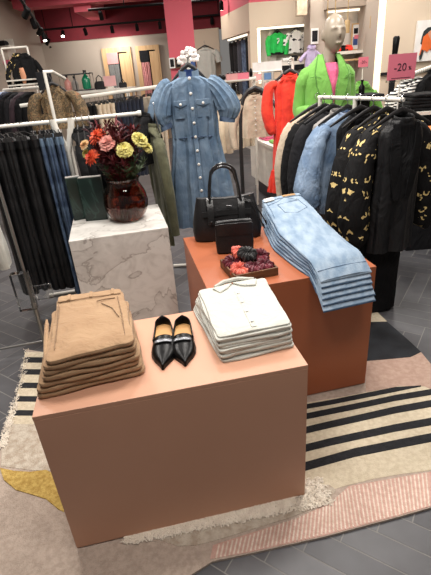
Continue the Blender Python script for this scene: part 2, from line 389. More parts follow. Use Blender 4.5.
zb = at(395, 73, 6.3).z
setting('baseboard_right', MB().box((B3.x+1.2, 6.28, zb), (2.4, .03, .035)), 'charcoal', smooth=False)
setting('wall_far_right', MB().box((5.0, 4, Z_C/2), (.15, 5, Z_C)), 'wall', smooth=False)
pl0 = at(167.5, 40, 8.0); pl1 = at(194.5, 40, 8.0)
setting('wall_pillar', MB().box(((pl0.x+pl1.x)/2, 8.22, Z_C/2), (pl1.x-pl0.x, .45, Z_C)), 'pillar', smooth=False)

# fitting-room doorways in the back wall
def doorway(i, x0, x1, ztop, curtain, clothes):
    t = setting('door_%d' % i, MB().box(((x0+x1)/2, YB-.02, ztop-.05), (x1-x0, .1, .1)).box((x0+.05, YB-.02, ztop/2-.05), (.1, .1, ztop-.1)).box((x1-.05, YB-.02, ztop/2-.05), (.1, .1, ztop-.1)), 'oak', smooth=False)
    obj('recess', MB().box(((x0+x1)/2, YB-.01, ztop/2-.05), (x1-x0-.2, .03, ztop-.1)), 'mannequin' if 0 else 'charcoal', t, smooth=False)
    obj('door_leaf', MB().box((lerp(x0, x1, .76), YB-.05, ztop/2-.06), ((x1-x0)*.36, .05, ztop-.14)), 'oak', t, smooth=False, bevel=.005)
    mb = MB(); x = lerp(x0, x1, .16); pts = []
    w = (x1-x0)*.36
    mb.loft([[Vector((x+w*j/15, YB-.055+.02*math.sin(j*1.9)*(1 if j % 2 else .6), z)) for j in range(16)]+[Vector((x+w*j/15, YB-.035+.01*math.sin(j*1.9), z)) for j in range(15, -1, -1)] for z in (.1, ztop*.5, ztop-.35)])
    obj('curtain', mb, curtain, t)
    obj('valance', MB().box((lerp(x0, x1, .34), YB-.05, ztop-.22), ((x1-x0)*.38, .04, .24)), clothes, t, smooth=False)
    return t
d0 = at(101.5, 49, YB); d1 = at(131, 52, YB); doorway(1, d0.x, d1.x, d0.z, 'curtain', 'pink_box')
d0 = at(135, 46.5, YB); d1 = at(159, 48, YB); doorway(2, d0.x, d1.x, d0.z, 'pink_box', 'charcoal')

# ------------------------------------------------------------------ rug (pile regions of different height in one carpet)
def make_rug():
    F = lambda *ps: [tuple(atz(x, y, .012).xy) for x, y in ps]
    t = tag(bpy.data.objects.new('rug', None), 'large patterned wool rug in beige, cream, black, pink and gold under the two coloured plinths', 'rug'); col.objects.link(t)
    mb = MB(); H0 = .010
    left = F((26, 349), (22, 375), (14, 405), (7, 428), (1, 448))
    base = left + [(-1.02, 1.26), (-1.0, 1.05), (-.93, .78)] + [(-.6, .74), (-.3, .80)] + F((212, 561), (250, 553), (325, 536), (400, 516), (431, 507)) + [(1.0, 1.13), (1.22, 1.35), (1.3, 1.7)] + F((431, 366), (410, 341), (387, 321.5), (373, 308)) + [(.95, 2.5), (.4, 2.25), (-.15, 2.14), (-.8, 2.18)]
    mb.cur = 0; mb.prism(base, 0, H0)
    def reg(mi, pts, h):
        mb.cur = mi; mb.prism(pts, H0-.002, H0+h*.55)
    def smoothpoly(pts, n=6):
        return pts
    # left cream field with black bands
    reg(1, F((25, 352), (56, 352), (64, 424), (8, 424), (14, 405), (21, 378)), .002)
    for y, x0 in ((359, 24), (371, 22), (384.5, 19.5), (398, 16.5), (412, 13)):
        reg(2, F((x0, y+3.4), (x0+1, y-1.8), (52, y-1.5), (52, y+3.8)), .006)
    reg(8, F((8, 424), (64, 424), (60, 471), (30, 470), (1, 466), (2, 446)), .003)
    gold = F((0, 468), (14, 471), (30, 472), (46, 470), (62, 478), (64, 512), (58, 509), (46, 499), (30, 494), (16, 490), (4, 480)); reg(7, gold, .007)
    # right side: navy patch, blush wedge, cream field, black bands, cream, pink ribbed border, grey shag
    reg(1, F((355, 300), (373, 308), (387, 321), (368, 322)), .002)
    reg(3, F((366, 322), (387, 321.8), (398, 331), (410, 341.5), (421, 352), (410, 357), (390, 359), (366, 361)), .005)
    reg(9, F((365, 361), (390, 359), (411, 357), (421, 352), (431, 364), (431, 389), (424, 386), (400, 386), (366, 392)), .003)
    reg(1, F((296, 404), (345, 396), (400, 386), (424, 386), (431, 389)) + [(1.26, 1.55), (1.2, 1.3)] + F((431, 470), (400, 474), (372, 479), (348, 485), (330, 490), (296, 497)), .002)
    bands = [((298, 408), (330, 402.5), (365, 395.5), (395, 389.5), (421, 386), 2.3), ((298, 418), (330, 411.5), (355, 406.5), (395, 398), (431, 392), 2.9),
             ((298, 432), (330, 424.5), (355, 419), (395, 410), (431, 403.5), 3.4), ((298, 450), (330, 442), (355, 436.5), (395, 428), (431, 421.5), 3.7), ((298, 468.5), (330, 459.5), (355, 452.5), (395, 444.5), (431, 437.5), 4.3)]
    for q_, b in enumerate(bands):
        w = b[-1]; p = list(b[:-1])
        if q_ : p.append((470, p[-1][1]-6))
        k_ = lambda n_: 0.2 if (q_ == 0 and n_ == len(p)-1) else 1
        reg(2, F(*[(x, y+w*k_(n_)) for n_, (x, y) in enumerate(p)])+F(*[(x, y-w*k_(n_)) for n_, (x, y) in reversed(list(enumerate(p)))]), .006)
    pink = [(210, 559), (213, 545), (250, 533), (295, 519), (330, 503), (349, 486), (372, 482), (400, 477), (431, 471.5), (431, 506), (400, 515), (325, 535), (250, 552)]
    reg(4, F(*pink), .003)
    # pale ribs across the pink border
    def lerp_edge(ed, t):
        ls = [(Vector(b_)-Vector(a_)).length for a_, b_ in zip(ed, ed[1:])]; x = t*sum(ls)
        for k_, l_ in enumerate(ls):
            if x <= l_ or k_ == len(ls)-1: return Vector(ed[k_]).lerp(Vector(ed[k_+1]), x/l_)
            x -= l_
    lo = F((214, 558.5), (250, 551), (325, 534), (400, 514.5), (431, 505.5)); hi = F((217, 545), (250, 535), (322, 508), (350, 487), (392, 479), (428, 472.5))
    for k in range(54):
        t_ = (k+.5)/54; a = lerp_edge(lo, t_); b = lerp_edge(hi, t_); d = (b-a).normalized(); nn = Vector((d.y, -d.x))*.0027
        reg(5, [tuple(a+nn), tuple(b+nn), tuple(b-nn), tuple(a-nn)], .0055)
    reg(6, F((196, 545), (213, 541), (250, 530), (292, 517), (318, 506), (330, 499), (336, 490), (330, 485), (318, 484), (300, 486), (290, 497), (150, 529), (160, 540), (178, 546)), .004)
    obj('pile', mb, ['rug_beige', 'rug_cream', 'rug_black', 'rug_navy', 'rug_pink', 'rug_white', 'rug_grey', 'rug_gold', 'rug_grey', 'rug_blush'], t, smooth=False)
    # long shaggy pile around the foot of the front plinth
    sh = MB(); rnd = random.Random(5)
    def tuft(p, h, w):
        a = rnd.random()*2*PI; l = h*rnd.uniform(.7, 1.2); ca, sa = math.cos(a), math.sin(a)
        x, y = p; k = rnd.uniform(.7, 1.5)*w
        ring = lambda d, z, r: [(x+ca*d-sa*r*math.cos(q)+0, y+sa*d+ca*r*math.cos(q), z+r*.6*math.sin(q)) for q in (0, PI/2, PI, PI*1.5)]
        sh.loft([ring(0, .011, k), ring(l*.5, .013+h*.35, k*1.1), ring(l*1.1, .012+h*.25, k*.5)])
    c0, c1 = math.cos(math.radians(9.45)), math.sin(math.radians(9.45))
    for i in range(2600):
        u = rnd.uniform(.18, 1.0)*.95; v = -rnd.random()**1.3*.06*(.3+.7*u)
        if u > .82: v = rnd.uniform(-.06, .06)
        tuft((-.57+u*c0-v*c1, .998+u*c1+v*c0), rnd.uniform(.008, .016), .0026)
    obj('shag', sh, 'rug_shag', t, smooth=False, kind='stuff')
    fr = MB(); rnd2 = rnd
    sh = fr
    for i in range(900):
        f = rnd.random()*(len(left)-1); k = int(f); p = Vector(left[k]).lerp(Vector(left[k+1]), f-k)
        if k < 2 and rnd.random() < .6: continue
        tuft((p.x+rnd.uniform(-.012, .02), p.y), .012, .0016)
    obj('edge_fringe', fr, 'rug_shag', t, smooth=False, kind='stuff')
make_rug()

# ------------------------------------------------------------------ plinths
def plinth(name, m, label, x, y, yaw, w, d, h, z0=.012):
    t = thing(name, label, 'plinth', (x, y, 0), math.radians(yaw))
    g = .006
    obj('side_panel', MB().box((w/2, g, (h+z0)/2-.008), (w-.002, 2*g, h-z0-.016)).box((w/2, d-g, (h+z0)/2-.008), (w-.002, 2*g, h-z0-.016)).box((g, d/2, (h+z0)/2-.008), (2*g, d-4*g, h-z0-.016)).box((w-g, d/2, (h+z0)/2-.008), (2*g, d-4*g, h-z0-.016)), m, t, smooth=False, bevel=.0012)
    obj('top_panel', MB().box((w/2, d/2, h-.008), (w, d, .016)), m, t, smooth=False, bevel=.0018)
    return t
P1 = dict(x=-.570, y=.998, yaw=9.45, w=.860, d=.476, h=.629)
P2 = dict(x=-.028, y=1.616, yaw=10.37, w=.763, d=.732, h=.669)
P3 = dict(x=-.778, y=2.267, yaw=11.19, w=.549, d=.529, h=.726)
plinth('display_plinth', 'pink_laminate', 'low salmon pink laminate plinth at the front carrying trousers, shoes and shirts', z0=.016, **P1)
plinth('display_plinth', 'rust_laminate', 'rust orange laminate plinth carrying the handbags and folded jeans', z0=.016, **P2)
plinth('display_plinth', 'marble', 'white marble plinth carrying the vase of flowers', z0=0, **P3)

# ------------------------------------------------------------------ folded khaki trousers
ORD = ['topmost', 'second from top', 'third from top', 'fourth from top', 'fifth from top', 'second from bottom', 'bottom']
def folded_trousers():
    z = .629; t = .0195
    fl, fr = atz(36, 402, .629), atz(145, 375, .629)
    bl, br = atz(58, 305, .74), atz(124, 296, .74)
    for k in range(7):
        top = k == 6; rnd = random.Random(k+2)
        f = k/6
        a = fl.lerp(atz(46, 366, .75), f*.95); b = fr.lerp(atz(136, 346, .75), f*.95)
        c = br + (b-br)*0 + Vector((rnd.uniform(.0, .02), rnd.uniform(-.03, 0), 0)); d = bl + Vector((rnd.uniform(-.02, .0), rnd.uniform(-.06, -.02), 0))
        if top: c, d = br, bl
        else: b = b + Vector((rnd.uniform(-.004, .008), 0, 0)); a = a+Vector((rnd.uniform(-.006, .004), 0, 0))
        g = thing('folded_trousers', 'folded khaki cotton trousers, %s of the stack on the salmon plinth%s' % (ORD[6-k], ', waistband showing' if top else ''), 'trousers', (0, 0, 0), 0, 'folded khaki trousers')
        mb = MB(); e_ = (a+b+c+d)/4; slab(mb, quad_outline([q.lerp(e_, .045) for q in (a, b, c, d)], 22, .006, k), z, t*.45, k*3.3, .003, .001)
        obj('folded_leg', mb, 'khaki', g)
        mb = MB(); dz_ = Vector((0, .004, 0))
        slab(mb, quad_outline([a+Vector((.002*nz(k, 1), 0, 0)), b, c, d+dz_], 26, .010, k+20, .028), z+t*.16, t*.86, k*3.3+9, .0070 if top else .0045, .005 if top else .001)
        leg = obj('upper_fold', mb, 'khaki', g)
        if not top:   # rolled hem loops at the left edge
            mb = MB(); p = a+Vector((.006, .03, 0)); q = d+Vector((.0, -.05, 0))
            mb.tube([Vector((p.x, p.y, z+t*.5)).lerp(Vector((q.x, q.y, z+t*.5)), i/6)+Vector((-.004+.006*nz(i, k), 0, .002*nz(k, i))) for i in range(7)], [.004, .008, .009, .009, .0085, .008, .004], 8)
            obj('side_fold', mb, 'khaki', g)
        else:
            zt_ = z+t*1.10
            def P(u, v, h=0):   # bilinear on the top face: u across, v back
                x = a.lerp(b, u).lerp(d.lerp(c, u), v); return Vector((x.x, x.y, zt_+h))
            mb = MB(); slab(mb, quad_outline([P(.03, .90), P(.97, .90), P(.97, 1.01), P(.03, 1.01)], 14, .002, 3, .01), zt_-.006, .012, 2, .002, 0)
            wb = obj('waistband', mb, 'khaki', g)
            for u in (.2, .52, .84): obj('belt_loop', MB().box(P(u, .955, .008), (.011, .046, .004), .18), 'khaki', wb, bevel=.001)
            mb = MB(); mb.tube([P(.06, .895, .0045), P(.5, .89, .0065), P(.95, .895, .0045)], .0014, 5)
            mb.tube([P(.60, .80, .006), P(.72, .815, .0065), P(.86, .82, .005)], .002, 5)
            mb.tube([P(.90, .85, .004), P(.91, .5, .006), P(.90, .1, .004)], .0015, 5)
            mb.tube([P(.06, .85, .004), P(.09, .5, .006), P(.10, .12, .004)], .0015, 5)
            obj('seam', mb, 'khaki_dark', g)
            mb = MB(); mb.tube([P(.66, .76, .004), P(.80, .62, .006), P(.87, .44, .005)], .0018, 6); obj('pocket_slit', mb, 'khaki_dark', g)
        z += t*1.0
folded_trousers()

# ------------------------------------------------------------------ loafers
def loafer(label, heel, toe, mirror):
    h = heel; d = Vector((toe.x-h.x, toe.y-h.y)); L = d.length
    g = thing('pointed_loafer', label, 'shoe', (h.x, h.y, .629), math.atan2(d.y, d.x), 'black pointed loafers')
    # local x: heel to toe
    prof = [(0, .016), (.03, .025), (.10, .031), (.22, .034), (.35, .036), (.5, .040), (.62, .043), (.72, .0405), (.82, .030), (.93, .012), (1.0, .003)]
    def outline(sc_=1.0, x0=0., x1=1.0):
        up, dn = [], []
        for i in range(33):
            t = x0+(x1-x0)*i/32
            for (a, wa), (b, wb) in zip(prof, prof[1:]):
                if a <= t <= b: w = lerp(wa, wb, (t-a)/(b-a)); break
            skew = .004*math.sin(t*PI)*mirror
            up.append((t*L, w*sc_+skew)); dn.append((t*L, -w*sc_+skew))
        return up+dn[::-1]
    ol = outline()
    mb = MB(); mb.prism(outline(1.04), .0, .009); obj('sole', mb, 'black_gloss', g)
    mb = MB(); mb.prism([(x, y) for x, y in outline(.95, 0, .26)], -.0, .012); obj('heel', mb, 'black_gloss', g)
    # upper: rings along x from heel to toe as open shells, closed vamp from .44
    def sec(t):
        for (a, wa), (b, wb) in zip(prof, prof[1:]):
            if a <= t <= b: return lerp(wa, wb, (t-a)/(b-a)), .004*math.sin(t*PI)*mirror
    mb = MB(); rings = []
    for i in range(26):       # vamp
        t = .44+.558*i/25; w, sk = sec(t)
        hgt = lerp(.037, .012, min(1, (t-.44)/.56)**.9)
        ring = [Vector((t*L - (.022*math.sin(PI*j/14)*(1-i/8) if i < 8 else 0)*0, sk+w*math.cos(PI*j/14), .008+hgt*math.sin(PI*j/14)**.65)) for j in range(15)]
        rings.append(ring)
    n = 15; vs = [p for r in rings for p in r]; fs = []
    for i in range(25):
        for j in range(14): fs.append((i*n+j, i*n+j+1, (i+1)*n+j+1, (i+1)*n+j))
    mb.add(vs, fs)
    o = obj('vamp', mb, 'black_gloss', g); so = o.modifiers.new('solid', 'SOLIDIFY'); so.thickness = .0025; so.offset = -1
    # quarter (side and back wall)
    mb = MB(); pts = []
    for i in range(41):
        q = i/40; s = abs(q-.5)*2      # 1 at vamp ends, 0 at heel
        t = .47*s**1.15; w, sk = sec(t) ; sg = 1 if q < .5 else -1
        ang_w = w*(1-(1-min(1, s*4))**2) if s < .25 else w
        pts.append((t*L, sk+sg*ang_w, lerp(.058, .034, min(1, s*1.3)) - .006*math.sin(PI*s)))
    vs = []; fs = []
    for x, y, hh in pts: vs += [(x, y, .006), (x-.001, y*1.03, .03), (x, y*.93, hh)]
    for i in range(40):
        for j in range(2): fs.append((i*3+j, i*3+3+j, i*3+4+j, i*3+1+j))
    mb.add(vs, fs); o = obj('quarter', mb, 'black_gloss', g); so = o.modifiers.new('solid', 'SOLIDIFY'); so.thickness = .003
    mb = MB(); mb.prism([(x, y) for x, y in outline(.88, .02, .56)], .0085, .021); obj('insole', mb, 'tan_lining', g)
    mb = MB(); rows = []
    for t in (.545, .56, .58, .60):
        w, sk = sec(t); hgt = lerp(.037, .012, ((t-.44)/.56)**.9)+.0022; w += .002
        rows.append([Vector((t*L, sk+(w+.0008)*math.cos(PI*j/20), .0095+(hgt+.0008)*math.sin(PI*j/20)**.65)) for j in range(5, 16)])
    vs = [p for r in rows for p in r]; fs = [(i*11+j, i*11+j+1, i*11+12+j, i*11+11+j) for i in range(3) for j in range(10)]
    mb.add(vs, fs); o = obj('strap', mb, 'strap_metal', g); so = o.modifiers.new('solid', 'SOLIDIFY'); so.thickness = .0022; so.offset = 1
    o['label'] = 'metallic strap across the vamp'
hl, tl = atz(162, 315.5, .685), atz(163, 369.5, .632); hr, tr = atz(182, 315, .685), atz(185.5, 366, .632)
loafer('black pointed loafer with metal strap, the left shoe beside the trousers', hl, tl, 1)
loafer('black pointed loafer with metal strap, the right shoe nearer the white shirts', hr, tr, -1)

# ------------------------------------------------------------------ folded white shirts
def folded_shirts():
    z = .629; t = .0175
    fl, fr = atz(222, 364, .629), atz(296, 347.5, .629); bl, br = atz(193, 303, .66), atz(268, 289, .66)
    for k in range(5):
        top = k == 4; rnd = random.Random(k+30); f = k/4
        a = fl + Vector((-.012*f, .02*f+rnd.uniform(-.004, .004), 0)); b = fr+Vector((-.008*f+rnd.uniform(-.006, .004), .014*f, 0))
        c = br+Vector((-.012*f, .0, 0)); d = bl+Vector((.018*f+rnd.uniform(-.006, .006), .0, 0))
        g = thing('folded_shirt', 'folded white cotton shirt, %s of the stack beside the black loafers' % (['bottom', 'second from bottom', 'middle one', 'second from top', 'topmost with collar showing'][k]), 'shirt', (0, 0, 0), 0, 'folded white shirts')
        mb = MB(); slab(mb, quad_outline([a, b, c, d], 20, .008, k+5), z, t*.55, k*5.1+1, .004, .001); obj('folded_back', mb, 'white_cotton', g)
        mb = MB(); e = Vector((.006, .008, 0)); slab(mb, quad_outline([a+e, b+Vector((-.004, .006, 0)), c, d+Vector((.004, 0, 0))], 20, .007, k+15), z+t*.5, t*.55, k*5.1+4, .004, .005 if top else .001); body = obj('body', mb, 'white_cotton', g)
        if top:
            zt_ = z+t*1.04
            def P(u, v, h=0):
                x = a.lerp(b, u).lerp(d.lerp(c, u), v); return Vector((x.x, x.y, zt_+h))
            mb = MB()
            for pts in ([(.50, .97), (.30, .99), (.20, .93), (.28, .80), (.40, .86)], [(.50, .97), (.70, 1.0), (.86, .96), (.80, .82), (.62, .86)]):
                q = [P(u, v) for u, v in pts]; slab(mb, quad_outline([q[0], q[1], q[2], q[3]] if 0 else [q[3], q[4], q[0], q[2]] if pts[1][0] < .5 else [q[4], q[3], q[2], q[0]], 8, .001, 2, .004), zt_+.003, .007, 3, .001, .002)
            mb.tube([P(.24, .95, .008), P(.4, 1.0, .013), P(.6, 1.01, .013), P(.82, .97, .008)], [.006, .010, .010, .006], 8)
            obj('collar', mb, 'white_cotton', g)
            mb = MB(); o = [P(.475, .06), P(.545, .06), P(.545, .86), P(.475, .86)]; slab(mb, quad_outline(o, 12, .0005, 1, .004), zt_+.0015, .0035, 6, .003, .002); obj('placket', mb, 'white_cotton', g)
            for v in (.14, .33, .52, .71):
                p = P(.51, v, .0085); mb = MB(); mb.lathe([(.0005, .0022), (.0046, .002), (.0052, .0008), (.0046, -.001)], p, 12); obj('button', mb, 'white_button', g)
        z += t
folded_shirts()

# ------------------------------------------------------------------ folded jeans draped over the rust plinth
def folded_jeans():
    n = 6
    nm = ['bottom', 'second from bottom', 'third from bottom', 'third from top', 'second from top', 'topmost']
    for k in range(n):
        f = k/(n-1); g = thing('folded_jeans', 'light blue folded jeans, %s of the stack on the rust plinth' % nm[k], 'jeans', (0, 0, 0), 0, 'folded light blue jeans')
        S = 30; rings = []; rowsP = []
        wl, wr = Vector((.318, 2.56, 0)), Vector((.575, 2.66, 0))
        ml, mr = Vector((.335, 2.03, 0)), Vector((.60, 2.12, 0))
        hl_, hr_ = Vector((.440, 1.58, 0)), Vector((.682, 1.65, 0))
        for i in range(S+1):
            s = i/S
            l = wl.lerp(ml, s/.52) if s < .52 else ml.lerp(hl_, (s-.52)/.48)
            r = wr.lerp(mr, s/.52) if s < .52 else mr.lerp(hr_, (s-.52)/.48)
            l = l + Vector((-.028*(1-f)*math.sin(PI*min(1, s*1.15))**.7 + .004*nz(s*6, k*3.1), 0, 0))
            r = r + Vector((.008*nz(s*5, k*2.3+9)-.01*f, 0, 0))
            if s > .5: q_ = ((s-.5)/.5)**2; l.y += .060*f*q_-.012*q_; r.y += .060*f*q_-.02*q_
            th = lerp(.0185, .0115, s)
            c = (l+r)/2
            front_y = 1.616+.183*(c.x+.028)
            z = .671 + k*th + .012*math.sin(PI*min(1, s*1.3))*f
            over = front_y+.03-c.y
            if over > 0: z -= .45*over + 1.6*over*over
            # ring: rounded rectangle cross-section across l..r
            d = (r-l); w = d.length; d.normalize()
            tt = th*.93; ring = []
            if s > .97 : tt *= .85
            for j in range(9): ring.append(l.lerp(r, .015+.97*j/8)+Vector((0, 0, z+.0022*nz(j*.6, s*7, k))))
            ring.append(r+Vector((0, 0, z+tt*.5)))
            for j in range(8, -1, -1): ring.append(l.lerp(r, .015+.97*j/8)+Vector((0, 0, z+tt*(1.0 if 0 < j < 8 else .86)+.0025*nz(j*.7, s*9, k+.5)+(.005*math.sin(PI*j/8) if k == n-1 else 0))))
            ring.append(l+Vector((0, 0, z+tt*.5)))
            rings.append(ring); rowsP.append((l, r, z+tt))
        mb = MB(); mb.loft(rings); body = obj('leg', mb, 'denim_light', g)
        # frayed darker hem strip
        mb = MB(); l, r, zz = rowsP[-1]
        mb.tube([l.lerp(r, j/8)+Vector((0, -.001, zz-th*.5+.002*nz(j, k))) for j in range(9)], [(.004, .0015)]*9, 6); obj('hem', mb, 'denim_edge' if k < n-1 else 'denim_light', g)
        mb = MB(); mb.tube([rowsP[i][0]+Vector((-.0005, 0, rowsP[i][2]-.010)) for i in range(2, S-1)], .0016, 5); obj('side_seam', mb, 'denim_edge', g)
        def P(u, s, h=0):
            x = s*S; i = min(int(x), S-1); q = x-i
            A = rowsP[i][0].lerp(rowsP[i][1], u); B = rowsP[i+1][0].lerp(rowsP[i+1][1], u)
            p = A.lerp(B, q); return Vector((p.x, p.y, lerp(rowsP[i][2], rowsP[i+1][2], q)+h+.005*math.sin(PI*u)))
        if k == n-1:
            mb = MB()
            mb.loft([[P(u, 0, -.012), P(u, 0, .004), P(u, .045, .0055), P(u, .045, -.004)] for u in (.01, .25, .5, .75, .99)]); wb = obj('waistband', mb, 'denim_light', g)
            mb = MB(); mb.loft([[P(u, .004, .003), P(u, .004, .007), P(u, .04, .0085), P(u, .04, .004)] for u in (.52, .72, .86)]); x = obj('leather_patch', mb, 'patch_tan', wb)
            mb = MB(); mb.loft([[P(u, -.0, .003), P(u, -.0, .008), P(u, .06, .009), P(u, .06, .004)] for u in (.04, .14, .28)]); x = obj('paper_tag', mb, 'label_white', wb)
            mb = MB(); pk = [(.28, .15), (.82, .13), (.86, .28), (.58, .34), (.32, .30)]
            mb.tube([P(u, v, .0015) for u, v in pk], .0014, 5, True)
            obj('back_pocket', mb, 'denim_edge', g)
            mb = MB(); mb.tube([P(.06, .05, .001), P(.08, .2, .001), P(.05, .34, .001)], .0013, 5); mb.tube([P(.5, .05, .0015), P(.35, .09, .0015), P(.06, .12, .001)], .0013, 5); obj('yoke_seam', mb, 'denim_edge', g)
            mb = MB(); mb.tube([P(.62, .07, .004), P(.66, .12, .012), P(.76, .14, .008), P(.82, .10, .004)], .0012, 5); obj('tag_string', mb, 'dark_metal', g)
            mb = MB(); mb.tube([P(.02+.96*j/8, .955, .0005+.0006*nz(j, 3)) for j in range(9)], .0013, 5); obj('hem_stitch', mb, 'denim_edge', g)
folded_jeans()

# ------------------------------------------------------------------ handbags
def rrect(w, d, n=28, e=4.0):
    out = []
    for j in range(n):
        th = 2*PI*j/n; c, s = math.cos(th), math.sin(th)
        out.append((w/2*math.copysign(abs(c)**(2/e), c), d/2*math.copysign(abs(s)**(2/e), s)))
    return out
def tote():
    bl = atz(194, 246, .669); br = atz(263, 239, .669)
    yaw = math.atan2(br.y-bl.y, br.x-bl.x)*.6; c = (bl+br)/2+Vector((0, .09, 0))
    W = (br-bl).length
    g = thing('tote_handbag', 'large black leather tote handbag with two arched handles and belt tabs on the rust plinth', 'handbag', (c.x, c.y, .669), yaw)
    mb = MB(); rings = []
    for z, w, d in ((.0, .93, .10), (.006, .97, .13), (.05, 1.0, .135), (.10, .985, .12), (.15, .93, .095), (.19, .86, .066), (.215, .83, .045), (.222, .82, .040)):
        rings.append([Vector((x*(1+.015*nz(x*12, z*20)), y*(1+.16*nz(x*14, z*16, 3))+(.006*math.sin(x*60)*min(1, z*6)), z+(.012*(abs(x)/(W*.4))**2 if z > .18 else 0))) for x, y in rrect(W*w, d)])
    mb.loft(rings); obj('body', mb, 'black_bag', g)
    mb = MB(); mb.tube([(-W*.33, .006, .220), (-W*.2, .004, .217), (0, .004, .213), (W*.2, .004, .217), (W*.35, .006, .224)], [(.004, .020)]*5, 8); obj('opening_edge', mb, 'tan_lining', g)['label'] = 'tan suede lining at the bag mouth'
    for yy_, top in ((-.034, .405), (.034, .38)):
        mb = MB(); pts = [(-.088, yy_, .16), (-.086, yy_, .21), (-.078, yy_*.9, .29)]
        for i in range(9):
            a = PI-PI*i/8; pts.append((.066*math.cos(a)-.006, yy_*.8, top-.062+.062*math.sin(a)))
        pts += [(.070, yy_*.9, .29), (.080, yy_, .21), (.082, yy_, .16)]
        mb.tube(pts, .0072, 8); obj('handle', mb, 'black_leather', g)
    for x in (-.085, .08):
        mb = MB(); mb.loft([[(x-.017, y-.004, z), (x+.017, y-.004, z), (x+.017, y+.002, z), (x-.017, y+.002, z)] for y, z in ((-.068, .10), (-.060, .15), (-.046, .19), (-.030, .215), (-.01, .229))])
        s = obj('belt_tab', mb, 'black_leather', g)
        mb = MB(); mb.ball((x, -.075, .115), (.007, .004, .007)); obj('stud', mb, 'dark_metal', s)
    mb = MB(); mb.loft([[(x, -.060+.006*math.cos(x*20), .142), (x, -.054+.006*math.cos(x*20), .168), (x, -.050, .168), (x, -.056, .142)] for x in (-.13, -.07, 0, .07, .13)]); obj('front_belt', mb, 'black_leather', g)
    mb = MB(); mb.tube([(-.0, -.052, .19), (.03, -.056, .188)], .004, 6); obj('clasp', mb, 'silver', g)
    mb = MB()
    mb.tube([(.09, -.03, .215), (.14, -.05, .205), (.165, -.06, .16), (.20, -.07, .10)], .0035, 6); mb.tube([(.085, -.03, .21), (.13, -.055, .20), (.15, -.07, .15), (.185, -.085, .085)], .0035, 6)
    mb.tube([(.20, -.07, .10), (.21, -.073, .075)], [.006, .003], 6); mb.tube([(.185, -.085, .085), (.195, -.088, .06)], [.006, .003], 6)
    obj('tie_cord', mb, 'black_leather', g)
    # small bag in front
    p = atz(236, 255, .669); q = thing('shoulder_bag', 'small plain black flap bag leaning against the front of the large tote', 'handbag', (p.x+.0, p.y+.045, .6705), yaw)
    q.location.z = .672
    W2 = .192
    mb = MB(); mb.loft([[Vector((x, y+.02*(z/.17), z)) for x, y in rrect(W2*w, d)] for z, w, d in ((0, .90, .040), (.004, .97, .052), (.05, 1.0, .056), (.11, .97, .050), (.15, .93, .040), (.158, .9, .03))]); obj('body', mb, 'black_bag', q)
    mb = MB(); mb.loft([[(x*W2*.96, y-.003, z), (x*W2*.97, y-.0075, z-.001), (x*W2*.97, y-.0075, z-.06+.0*x), (x*W2*.96, y-.004, z-.06)] for x, y, z in ((-.5, -.010, .150), (-.45, -.016, .155), (0, -.0175, .156), (.45, -.016, .155), (.5, -.010, .150))]); 
    obj('flap', mb, 'black_bag', q)
    mb = MB(); mb.tube([(-.09, -.004, .155), (-.04, -.008, .162), (.04, -.008, .162), (.09, -.004, .155)], .004, 6); obj('top_edge', mb, 'black_bag', q)
tote()

# ------------------------------------------------------------------ tray of scrunchies
def tray():
    a, b, c = atz(235, 284, .669), atz(278.5, 275, .669), atz(226, 266.5, .669)
    u = b-a; v = c-a; w = u.length; d = .205; yaw = math.atan2(u.y, u.x)
    g = thing('wooden_tray', 'small rustic wooden tray full of satin scrunchies in front of the handbags', 'tray', (a.x, a.y, .669), yaw)
    obj('base', MB().box((w/2, d/2, .005), (w, d, .008)), 'wood_tray', g, smooth=False)
    for bx in (((w/2, .004, .0215), (w, .008, .033)), ((w/2, d-.004, .0215), (w, .008, .033)), ((.004, d/2, .0215), (.008, d-.016, .033)), ((w-.004, d/2, .0215), (.008, d-.016, .033))):
        obj('side_board', MB().box(*bx), 'wood_tray', g, smooth=False, bevel=.0015)
    mtx = Matrix.Translation((a.x, a.y, .669)) @ Matrix.Rotation(yaw, 4, 'Z')
    def scr(m, x, y, z, tilt, az, R, label, seed, grp):
        mb = MB(); n, k = 54, 12; rings = []
        for i in range(n):
            th = 2*PI*i/n; ring = []
            rr = R*.48*(1+.15*math.sin(i*1.9+seed)+.12*math.sin(i*.7+seed*2))
            for j in range(k):
                ph = 2*PI*j/k; q = rr*(1+.13*math.sin(j*1.9+i*.9+seed))
                ring.append(Vector(((R*.60+q*math.cos(ph))*math.cos(th), (R*.60+q*math.cos(ph))*math.sin(th), q*.9*math.sin(ph))))
            rings.append(ring)
        mb.loft(rings, False, True)
        mb.xf(Matrix.Rotation(az, 4, 'Z') @ Matrix.Rotation(tilt, 4, 'X'))
        p = mtx @ Vector((x, y, z)); one('scrunchie', mb, m, label, 'scrunchie', p, 0, grp)
    G = 'scrunchies in the wooden tray'
    scr('coral', .046, .052, .038, .25, .4, .042, 'coral scrunchie in the near left corner of the tray', 1, G)
    scr('coral', .088, .160, .066, .6, 1.2, .042, 'coral scrunchie at the back of the tray behind the black one', 2, G)
    scr('coral', .150, .155, .052, .4, 2.2, .040, 'coral scrunchie in the far right part of the tray', 3, G)
    scr('burgundy', .040, .132, .042, .35, .1, .042, 'burgundy scrunchie at the left side of the tray', 4, G)
    scr('burgundy', .104, .046, .038, .3, 1.6, .040, 'burgundy scrunchie at the middle of the tray front', 5, G)
    scr('burgundy', .160, .050, .038, .25, .8, .040, 'burgundy scrunchie in the near right corner of the tray', 6, G)
    scr('burgundy', .165, .106, .060, .5, .3, .038, 'burgundy scrunchie on the right, half on top of others', 7, G)
    scr('black_satin', .102, .108, .082, .3, .6, .042, 'black scrunchie on top of the pile in the tray', 8, G)
tray()

